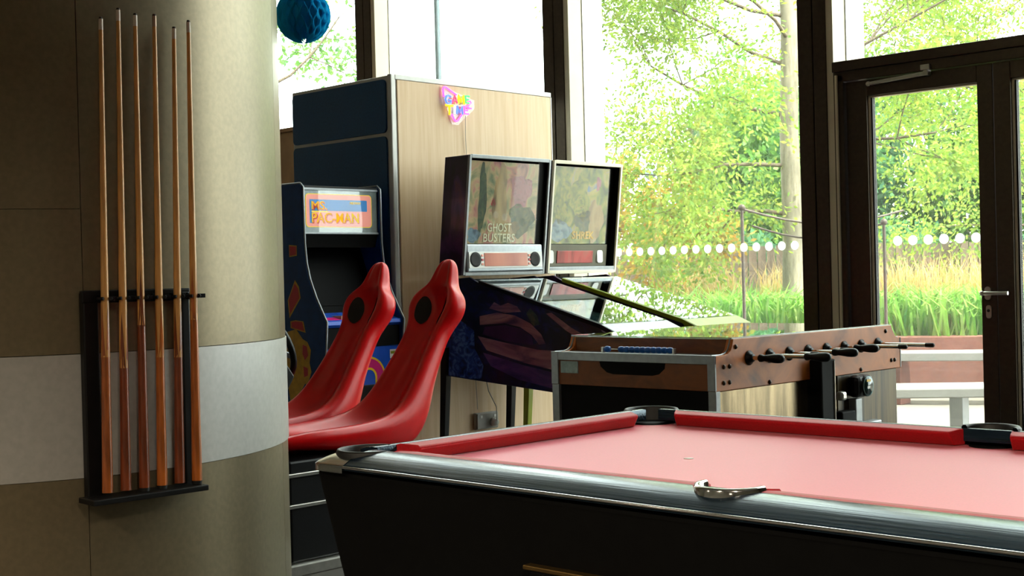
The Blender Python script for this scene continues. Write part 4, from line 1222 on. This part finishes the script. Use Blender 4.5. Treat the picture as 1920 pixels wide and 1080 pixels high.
# lower cabinet
MB().box(FX0 + .02, FX1 - .02, FYa + .012, FYb - .012, .06, WBZ).build('lower_body', 'blackmat', ft, bevel=.003)
MB().box(FX1 - .02, FX1 - .012, FYa + .02, 4.53, .10, WBZ - .002).build('steel_panel', 'mirrorsteel', ft, bevel=.002)
MB().box(FX1 - .02, FX1 - .012, 4.54, 5.0, .10, WBZ - .002).build('steel_panel', 'darksteel', ft, bevel=.002)
cm = MB().box(FX1 - .02, FX1 + .05, 4.325, 4.425, .08, .868).build('coin_column', 'blackmat', ft, bevel=.006)
MB().tube([(FX1 + .051, 4.412, .10), (FX1 + .051, 4.412, .862)], .0035, 6).build('column_edge', 'steel', cm)
MB().box(FX1 - .012, FX1 + .004, 4.205, 4.275, .583, .612).build('return_slot', 'blackmat', ft, bevel=.002)
rdr = MB().box(FX1 - .012, FX1 + .045, 4.60, 4.72, .705, .79).build('card_reader', 'black', ft, bevel=.02)
MB().lathe([(.040, 0), (.040, .02)], (FX1 + .03, 4.662, .748), (1, 0, 0), 28).build('reader_head', 'black', rdr)
MB().lathe([(.038, 0), (.038, .002)], (FX1 + .05, 4.662, .748), (1, 0, 0), 28).build('reader_ring', 'readerring', rdr)
MB().lathe([(.034, 0), (.034, .0025)], (FX1 + .0505, 4.662, .748), (1, 0, 0), 28).build('reader_screen', 'reader', rdr)
MB().box(FX1 + .052, FX1 + .0535, 4.647, 4.677, .765, .774).build('reader_print', 'yellow', rdr)
MB().box(FX1 + .052, FX1 + .0535, 4.652, 4.672, .738, .748).build('reader_print', 'white', rdr)
MB().box(FX1 - .012, FX1 + .02, 4.618, 4.668, .56, .70).build('coin_plate', 'silver', rdr, bevel=.004)
MB().box(FX1 - .012, FX1 + .03, 4.50, 4.60, .60, .66).build('coin_return', 'blackmat', ft, bevel=.006)
MB().box(FX1 - .012, FX1 + .03, 4.70, 4.80, .565, .605).build('coin_tray', 'silver', ft, bevel=.006)
MB().box(FX1 - .012, FX1 + .02, 4.52, 4.56, .70, .735).build('lock', 'steel', ft, bevel=.01)
for xa in (FX0 + .06, FX1 - .06):
    for ya in (FYa + .08, FYb - .08):
        MB().lathe([(.035, 0), (.035, .02), (.025, .06)], (xa, ya, 0), n=16).build('foot', 'rubber', ft)
# eight rods, four with handles on this side
RODS = [(0, True), (1, True), (2, False), (3, True), (4, False), (5, True), (6, False), (7, False)]
tipx = {0: -2.622, 1: -2.517, 2: -2.57, 3: -2.56, 4: -2.60, 5: -2.619, 6: -2.50, 7: -2.455}
for k_, hnd in RODS:
    yy, zz = 3.931 + .1285 * k_, .900
    x1 = tipx[k_]
    x0 = FX0 - (.12 if hnd else .16)
    rd = MB().tube([(x0, yy, zz), (x1, yy, zz)], .0078, 12).build('rod', 'chrome', ft)
    for xs_, dx_ in ((FX1, 1), (FX0, -1)):
        MB().lathe([(.026, 0), (.026, .004), (.016, .010), (.014, .018)], (xs_, yy, zz), (dx_, 0, 0), 18).build('bearing', 'black', rd)
    hp = [(.010, 0), (.0135, .004), (.0135, .012), (.0105, .022), (.013, .040), (.016, .062), (.0165, .078), (.0155, .090), (.011, .098), (.004, .101)]
    if hnd:
        MB().lathe(hp, (x1 - .004, yy, zz), (1, 0, 0), 18).build('handle', 'black', rd)
    else:
        MB().lathe([(.009, 0), (.009, .03), (.006, .034)], (x1 - .006, yy, zz), (1, 0, 0), 12).build('rod_cap', 'rubber', rd)
        MB().lathe(hp, (x0 + .004, yy, zz), (-1, 0, 0), 18).build('handle', 'black', rd)
    for px_ in ([-3.04] if k_ in (0, 7) else [-3.18, -2.9] if k_ in (1, 6) else [-3.25, -3.04, -2.83]):
        pl_ = MB().box(px_ - .011, px_ + .011, yy - .009, yy + .009, .872, .925).build('player', 'redprint' if hnd else 'arcpanel', rd, bevel=.004)

# ------------------------------------------------------------------ outside: ground, benches, planter
def wpt(a, b, z=0):   # a: metres along the terrace, b: metres out from the room; axes of the terrace itself
    return Vector((a * 0.718 - b * 0.696, a * 0.696 + b * 0.718, z))
struct(MB().box(-60, 60, 7.10, 80, -.12, -.02).build('ground', 'paving'))

def terr_box(mb, a0, a1, b0, b1, z0, z1, sk=0.0):
    """box along the terrace; sk lets the far end swing outwards"""
    lo = [wpt(a0, b0, z0), wpt(a1, b0 - sk, z0), wpt(a1, b1 - sk, z0), wpt(a0, b1, z0)]
    return mb.hexa(lo, [p + Vector((0, 0, z1 - z0)) for p in lo])
pl = thing('raised_planter', wpt(4.2, 12.5), 'low pink rendered planter wall behind the white benches', 'planter')
prevs = None
pw_pts = [(-7.0, 14.2), (-4, 13.9), (-1, 13.5), (1.5, 13.1), (3.4, 12.75), (5.2, 12.2), (7.5, 11.4), (9.5, 10.6)]
for (a0, b0), (a1, b1) in zip(pw_pts[:-1], pw_pts[1:]):
    lo = [wpt(a0, b0, 0), wpt(a1, b1, 0), wpt(a1, b1 + .25, 0), wpt(a0, b0 + .25, 0)]
    lo = [p + Vector((0, 0, -.02)) for p in lo]
    MB().hexa(lo, [p + Vector((0, 0, .57)) for p in lo]).build('planter_side', 'brickwall', pl, bevel=.01)
so_ = MB()
vv = [wpt(a, b + .25, .48) for a, b in pw_pts] + [wpt(a, b + 14, .48) for a, b in pw_pts]
nq = len(pw_pts)
so_.add(vv + [p - Vector((0, 0, .5)) for p in vv], [(i, i + 1, nq + i + 1, nq + i) for i in range(nq - 1)])
struct(so_.build('planter_soil', 'soil'))
bf = thing('garden_bench', wpt(4.0, 11.7), 'long pale stone bench running along the pink planter wall', 'bench')
for (a0, b0), (a1, b1) in zip([(1.0, 12.2), (3.2, 11.9), (5.2, 11.3)], [(3.17, 11.9), (5.17, 11.3), (7.6, 10.4)]):
    for o_ in (0, .24):
        lo = [wpt(a0, b0 + o_, .375), wpt(a1, b1 + o_, .375), wpt(a1, b1 + o_ + .21, .375), wpt(a0, b0 + o_ + .21, .375)]
        MB().hexa(lo, [p + Vector((0, 0, .075)) for p in lo]).build('seat_slab', 'stone', bf, bevel=.008)
    for f_ in (.12, .88):
        c_ = wpt(a0 + (a1 - a0) * f_, b0 + (b1 - b0) * f_ + .22, 0)
        MB().box(c_.x - .09, c_.x + .09, c_.y - .09, c_.y + .09, -.02, .375).build('support', 'brickwall', bf, bevel=.008)
bn = thing('garden_bench', (-4.0, 8.2, 0), 'short pale bench on a square grey leg just outside the glass door', 'bench')
lo = [wpt(2.0, 8.35, .39), wpt(4.2, 8.05, .39), wpt(4.2, 8.5, .39), wpt(2.0, 8.8, .39)]
MB().hexa(lo, [p + Vector((0, 0, .06)) for p in lo]).build('seat_slab', 'stone', bn, bevel=.008)
for aa in (2.35, 2.80, 4.0):
    c_ = wpt(aa, 8.55 - (aa - 2) * .136, 0)
    MB().box(c_.x - .045, c_.x + .045, c_.y - .045, c_.y + .045, -.02, .39).build('leg', 'silver', bn, bevel=.004)

# ------------------------------------------------------------------ planting
rng = random.Random(11)
def rvec():
    while True:
        v = Vector((rng.uniform(-1, 1), rng.uniform(-1, 1), rng.uniform(-1, 1)))
        if 0.05 < v.length < 1:
            return v.normalized()
def add_leaf(mb, p, d, size, wid):
    side = d.cross(rvec())
    if side.length < .05:
        side = d.cross(Vector((0, 0, 1)))
    side.normalize()
    tip = p + d * size
    mid = p + d * size * .5
    mb.v += [p, mid + side * wid, tip, mid - side * wid]
    n = len(mb.v)
    mb.f.append((n - 4, n - 3, n - 2, n - 1))
    mb.sm.append(False)
def crown(mb, c, rad, n, size, shell_=.55, droop=-.15):
    c = Vector(c)
    # clumps, then leaves in each clump
    nc = max(6, n // 90)
    for _ in range(nc):
        d = rvec()
        cc = c + Vector((d.x * rad[0], d.y * rad[1], d.z * rad[2])) * rng.uniform(shell_, 1) 
        cr = min(rad) * rng.uniform(.22, .42)
        for _ in range(n // nc):
            e = rvec()
            p = cc + e * cr * rng.random() ** .6
            dd = (e + Vector((0, 0, droop)) + rvec() * .7).normalized()
            add_leaf(mb, p, dd, size * rng.uniform(.7, 1.3), size * .28)
def limb(mb, p, d, length, r, depth, tips, seg=4, bend=.25, up=.05):
    pts, rs = [p.copy()], [r]
    for i in range(seg):
        d = (d + rvec() * bend + Vector((0, 0, up))).normalized()
        p = p + d * length / seg
        pts.append(p.copy())
        rs.append(r * (1 - .55 * (i + 1) / seg))
        if depth > 0 and i >= 1:
            for _ in range(2):
                dd = (d * .7 + rvec() * .85).normalized()
                limb(mb, p, dd, length * rng.uniform(.45, .65), rs[-1] * .6, depth - 1, tips, 3, bend * 1.1, up)
        if depth <= 1:
            tips.append((p.copy(), d.copy()))
    mb.tube(pts, rs, 5 if r < .03 else 8, cap=False)

def spray_tree(name, base, height, trunk_r, limbs, label, leafmat_, leafsize, per_tip, group, seed, lean=(0, 0)):
    """airy tree: trunk, limbs, leaf sprays along the twigs"""
    rng.seed(seed)
    t_ = thing(name, base, label, 'tree', group)
    base = Vector(base)
    tk = MB()
    path = [base + Vector((lean[0] * k_ / 6 + rng.uniform(-.04, .04), lean[1] * k_ / 6 + rng.uniform(-.04, .04), height * k_ / 6)) for k_ in range(7)]
    tk.tube(path, [trunk_r * (1.15 - .09 * k_) for k_ in range(7)], 10, cap=False)
    tr = tk.build('trunk', 'bark', t_)
    br, tips = MB(), []
    for hfrac, dirv, ln in limbs:
        i = min(int(hfrac * 6), 5)
        p = path[i].lerp(path[i + 1], hfrac * 6 - i)
        limb(br, p, Vector(dirv).normalized(), ln, trunk_r * .24, 2, tips)
    br.build('branches', 'twig', t_)
    lf = MB()
    for p, d in tips:
        for _ in range(per_tip):
            q = p + rvec() * rng.random() * .34 + d * rng.uniform(-.1, .2)
            add_leaf(lf, q, (d + rvec() * .9 + Vector((0, 0, -.25))).normalized(), leafsize * rng.uniform(.6, 1.3), leafsize * .26)
    o = lf.build('foliage', leafmat_, t_)
    o['kind'] = 'stuff'
    return t_
def mass_tree(name, base, height, crowns, label, leafmat_, leafsize, n, group, seed, trunk_r=.12, cat='tree'):
    rng.seed(seed)
    t_ = thing(name, base, label, cat, group)
    b = Vector(base)
    MB().tube([b, b + Vector((.05, 0, height * .5)), b + Vector((0, .05, height * .85))], [trunk_r, trunk_r * .8, trunk_r * .4], 8, cap=False).build('trunk' if cat == 'tree' else 'stem', 'bark', t_)
    lf = MB()
    for dc, rad in crowns:
        crown(lf, b + Vector(dc), rad, n // len(crowns), leafsize)
    o = lf.build('foliage', leafmat_, t_)
    o['kind'] = 'stuff'
    return t_
def blades(name, c, ra, rb, n, h0, h1, wid, leafmat_, label, group, seed, arch_=.5):
    rng.seed(seed)
    t_ = thing(name, c, label, 'plant', group)
    c = Vector(c)
    mb = MB()
    for _ in range(n):
        a, rr = rng.uniform(0, 2 * PI), rng.random() ** .5
        p = c + Vector((ra * rr * math.cos(a), rb * rr * math.sin(a), 0))
        hh = rng.uniform(h0, h1)
        o_ = rng.uniform(0, 2 * PI)
        out = Vector((math.cos(o_), math.sin(o_), 0))
        sd_ = Vector((-out.y, out.x, 0)) * wid
        ar = arch_ * hh * rng.uniform(.4, 1.3)
        q1 = p + out * ar * .3 + Vector((0, 0, hh * .7))
        q2 = p + out * ar + Vector((0, 0, hh * rng.uniform(.75, 1.0)))
        mb.add([p - sd_, p + sd_, q1 + sd_ * .8, q1 - sd_ * .8, q2], [(0, 1, 2, 3), (3, 2, 4)])
    o = mb.build('leaf_blades', leafmat_, t_)
    o['kind'] = 'stuff'
    return t_
# airy locust seen through the big pane
bt = wpt(3.0, 14.3, .48)
spray_tree('locust_tree', bt, 6.6, .105,
           [(.20, (-1, -.6, .30), 1.2), (.28, (-1, -.9, .12), 1.5), (.36, (-.9, -.8, .25), 1.6), (.44, (-1, -.7, .15), 1.7), (.52, (-.8, -1, .25), 1.7), (.62, (-1, -.7, .3), 1.8), (.75, (-.9, -.9, .3), 1.8), (.88, (-.8, -.7, .4), 1.6),
            (.30, (1, .6, .35), 1.5), (.42, (1, .7, .3), 1.8), (.54, (.9, 1, .3), 1.9), (.68, (1, .8, .3), 2.2), (.85, (1, .6, .5), 2.0), (.48, (.3, -1, .3), 1.5), (.66, (-.2, 1, .4), 1.6), (.95, (0, 0, 1), 1.4)],
           'airy yellow-green locust tree with slim grey trunk just left of the door', 'leaf_yg', .062, 46, 'trees beyond the terrace', 21)
spray_tree('locust_tree', wpt(8.2, 16.5, .48), 7.5, .11,
           [(.20, (-1, -.8, .15), 2.6), (.28, (-1, -.6, .1), 2.9), (.34, (-1, -1, .2), 2.8), (.42, (-1, -.6, .2), 3.0), (.5, (-1, -.9, .2), 3.0), (.58, (-.7, -1, .3), 2.6), (.7, (-1, -.7, .4), 2.6), (.85, (-1, -1, .4), 2.4), (.4, (1, .6, .3), 2.0), (.6, (1, .6, .3), 2.0), (.75, (.5, 1, .3), 2.0)],
           'airy yellow-green locust tree whose branches hang across the top of the door', 'leaf_yg', .066, 46, 'trees beyond the terrace', 5)
spray_tree('locust_tree', wpt(-3.4, 19.0, .48), 7.0, .10,
           [(.42, (-.4, -1, .1), 1.4), (.5, (.6, .6, .2), 1.5), (.56, (-.8, -.6, .2), 1.6), (.62, (.4, -1, .1), 1.5), (.72, (-.6, -1, .3), 1.6), (.85, (.5, .8, .4), 1.6)],
           'airy green tree seen small between the column and the mullion', 'leaf_g', .11, 12, 'trees beyond the terrace', 9)
# denser trees behind
FAR = [(4.3, 24, 3.6, 2.1, 'leaf_g'), (6.2, 25, 4.2, 3.0, 'leaf_dg'), (8.6, 24, 3.6, 2.8, 'leaf_g'), (10.8, 23, 4.0, 3.0, 'leaf_dg'), (4.8, 28, 4.6, 3.0, 'leaf_g'), (13.2, 24, 4.4, 3.0, 'leaf_g')]
FL = ['dense mid-green tree behind the locust trunk', 'dense deep-green tree seen through the upper half of the door', 'dense mid-green tree filling the right of the left door leaf',
      'dense deep-green tree seen through the right door leaf', 'tall pale green tree farthest back behind the locust trees', 'dense mid-green tree at the far right of the garden']
for i, (a, b, hh, rr, lm) in enumerate(FAR):
    mass_tree('garden_tree', wpt(a, b, .3), hh, [((0, 0, hh * .48), (rr * .6, rr * .6, hh * .48)), ((rr * .25, -rr * .2, hh * .8), (rr * .5, rr * .5, hh * .34)), ((0, 0, hh * .5), (rr * .35, rr * .35, hh * .4))], FL[i], lm, .16, 12000, 'dense trees at the back of the garden', 40 + i)
# autumn bushes left of the locust
for i, (a, b, hh, rr, lb) in enumerate([(-.15, 15.2, 1.9, .75, 'golden green bush behind the lime-railed pinball machine'), (.95, 15.6, 2.2, .85, 'golden green bush in the middle of the big window'), (2.05, 16.6, 2.0, .8, 'golden green bush just left of the locust trunk')]):
    mass_tree('garden_bush', wpt(a, b, .45), hh * .5, [((0, 0, hh * .45), (rr, rr, hh * .48)), ((.2, -.2, hh * .75), (rr * .6, rr * .6, hh * .3))], lb, 'leaf_au', .085, 5200, 'golden bushes before the fence', 60 + i, .04, 'bush')
mass_tree('garden_bush', wpt(.35, 14.6, .45), .5, [((0, 0, .45), (.8, .5, .5))], 'low grey-green bush under the golden bushes', 'leaf_dg', .07, 2600, 'golden bushes before the fence', 71, .03, 'bush')
# strappy plants, straw grass
PL = [(.5, 13.9), (1.3, 13.7), (2.1, 13.6), (2.9, 13.45), (3.75, 13.25), (4.3, 13.0), (4.9, 12.85), (5.5, 12.7), (6.2, 12.4), (1.7, 14.3), (2.6, 14.4), (4.1, 13.7), (5.0, 13.5)]
ORD = ['leftmost', 'second', 'third', 'fourth', 'fifth', 'sixth', 'seventh', 'eighth', 'rightmost']
STL = ['%s clump of green strap leaves%s along the planter edge' % (o_, '' if 'most' in o_ else ' from the left') for o_ in ORD] + \
    ['strap-leaved clump set back in the planter, %s' % q_ for q_ in ('left of the chain post', 'left of the locust trunk', 'at the left of the door glass', 'at the middle of the door glass')]
for i, (a, b) in enumerate(PL):
    blades('strap_leaf_plant', wpt(a, b, .47), .48, .48, 230, .35, .68, .014, 'leaf_blade', STL[i], 'strap-leaved clumps in the planter', 80 + i, .8)
FGL = ['tuft of tall straw-coloured grass, %s' % q_ for q_ in ('first from the left in the door glass', 'second from the left in the door glass', 'third from the left in the door glass', 'behind the right door leaf', 'behind the dark mullion left of the door', 'just left of the locust trunk')]
for i, (a, b) in enumerate([(3.9, 14.9), (4.6, 14.6), (5.3, 14.3), (6.1, 14.0), (3.3, 15.4), (2.2, 15.3)]):
    blades('feather_grass', wpt(a, b, .47), .5, .5, 420, .6, 1.02, .006, 'leaf_straw', FGL[i], 'straw grasses in the planter', 120 + i, .25)
mass_tree('garden_bush', wpt(7.3, 17.5, .45), .6, [((0, 0, .7), (.6, .5, .6))], 'small red-leaved shrub seen through the right door leaf', 'leaf_red', .08, 1500, None, 140, .03, 'bush')
# weathered fence
fe = thing('plank_fence', wpt(3.0, 18.2, .4), 'weathered plank fence behind the bushes and the locust trunk', 'fence')
rng.seed(3)
plank_me = meshof(MB().box(-.055, .055, -.012, .012, 0, 1.12), 'plank', 'plank')
ang = math.atan2(.696, .718)
for i in range(56):
    p = place('plank', plank_me, wpt(.9 + i * .125, 18.2, .42 + rng.uniform(-.02, .02)), fe)
    p.rotation_euler = (0, 0, ang)
for zz in (.75, 1.25):
    terr_box(MB(), .8, 8.0, 18.22, 18.27, zz, zz + .08).build('fence_rail', 'plank', fe)
for i, (a, b, w_) in enumerate([(2.6, 20.2, 1.6), (5.4, 20.0, 1.6), (8.2, 19.6, 1.6)]):
    mass_tree('garden_hedge', wpt(a, b, .3), .8, [((0, 0, .75), (w_, w_, .85)), ((.3, .3, .6), (w_ * .8, w_ * .8, .7))], 'clipped deep-green hedge behind the fence, %s' % ('left of the door', 'behind the left door leaf', 'behind the right door leaf')[i], 'leaf_dg', .13, 7000, 'hedges behind the fence', 150 + i, .05, 'hedge')
# chain posts on the terrace
def postchain(a0, b0, h0, a1, b1, h1, lb):
    t_ = thing('chain_post', wpt(a0, b0, -.02), lb, 'post', 'thin posts with chains on the terrace')
    MB().tube([wpt(a0, b0, -.02), wpt(a0, b0, h0)], .014, 8).build('pole', 'rope', t_)
    MB().ball(wpt(a0, b0, h0 + .01), .03, 10).build('pole_cap', 'rope', t_)
    pts = []
    for i in range(9):
        s_ = i / 8
        p = wpt(a0 + (a1 - a0) * s_, b0 + (b1 - b0) * s_, h0 + (h1 - h0) * s_ - .12 * math.sin(PI * s_))
        pts.append(p)
    MB().tube(pts, .010, 6).build('chain', 'rope', t_)
postchain(1.90, 11.0, 1.72, 3.4, 11.6, 1.70, 'thin dark post with a chain, seen through the big window')
postchain(3.12, 11.2, 1.58, 2.2, 12.2, 1.62, 'thin dark post with a chain, seen at the left of the door glass')
# far street lamp
sl_ = thing('street_lamp', wpt(4.35, 40, 0), 'tiny street lamp far away against the white sky', 'street lamp')
MB().tube([wpt(4.45, 40, -.1), wpt(4.45, 40, 4.6)], .06, 8).build('pole', 'lampmetal', sl_)
MB().tube([wpt(4.45, 40, 4.6), wpt(4.3, 40, 4.65), wpt(4.2, 40, 4.5)], .04, 6).build('arm', 'lampmetal', sl_)
MB().lathe([(.06, 0), (.18, -.25), (.18, -.35), (.05, -.5)], wpt(4.2, 40, 4.5), n=12).build('lantern', 'lampmetal', sl_)
# slim pole outside the middle pane
sp_ = thing('flag_pole', (-8.0, 8.0, 0), 'slim grey pole standing outside behind the tall unit', 'pole')
MB().tube([(-8.806, 8.199, 0), (-8.806, 8.199, 7)], .026, 10).build('shaft', 'lampmetal', sp_)
MB().lathe([(.09, 0), (.09, .02), (.03, .05)], (-8.806, 8.199, -.02), n=14).build('base_plate', 'lampmetal', sp_)

# ------------------------------------------------------------------ unseen warm pendant lamps, added as fill light for the room
M['fill_bulb'] = neonmat('fill_bulb_glow', 'ffd9a0', 6.0)
FILL_LAMPS = [(-1.6, -1.6, 'over the open floor in front of the column'), (0.6, 0.2, 'over the camera end of the pool table'), (1.8, -3.2, 'at the back of the room'), (-5.2, -2.6, 'left of the column')]
for x, y, wh_ in FILL_LAMPS:
    t_ = thing('fill_lamp', (x, y, 3.0), 'unseen black dome fill lamp, added to brighten the room, hanging ' + wh_, 'lamp', 'added fill lamps of the games room')
    MB().lathe([(.02, .30), (.05, .28), (.20, .12), (.24, .0), (.235, .0), (.19, .115), (.04, .27), (.015, .29)], (x, y, 3.0), n=28).build('fill_lamp_dome', 'black', t_)
    MB().tube([(x, y, 3.29), (x, y, ZC)], .004, 6).build('cord', 'black', t_)
    MB().ball((x, y, 3.07), .05, 14).build('fill_bulb', 'fill_bulb', t_)
    ld = bpy.data.lights.new('fill_light', 'SPOT')
    ld.energy = 230
    ld.color = (1.0, .84, .62)
    ld.spot_size = math.radians(150)
    ld.spot_blend = .6
    ld.shadow_soft_size = .12
    lo_ = bpy.data.objects.new('fill_light', ld)
    col.objects.link(lo_)
    lo_.parent = t_
    lo_.location = (0, 0, .0)
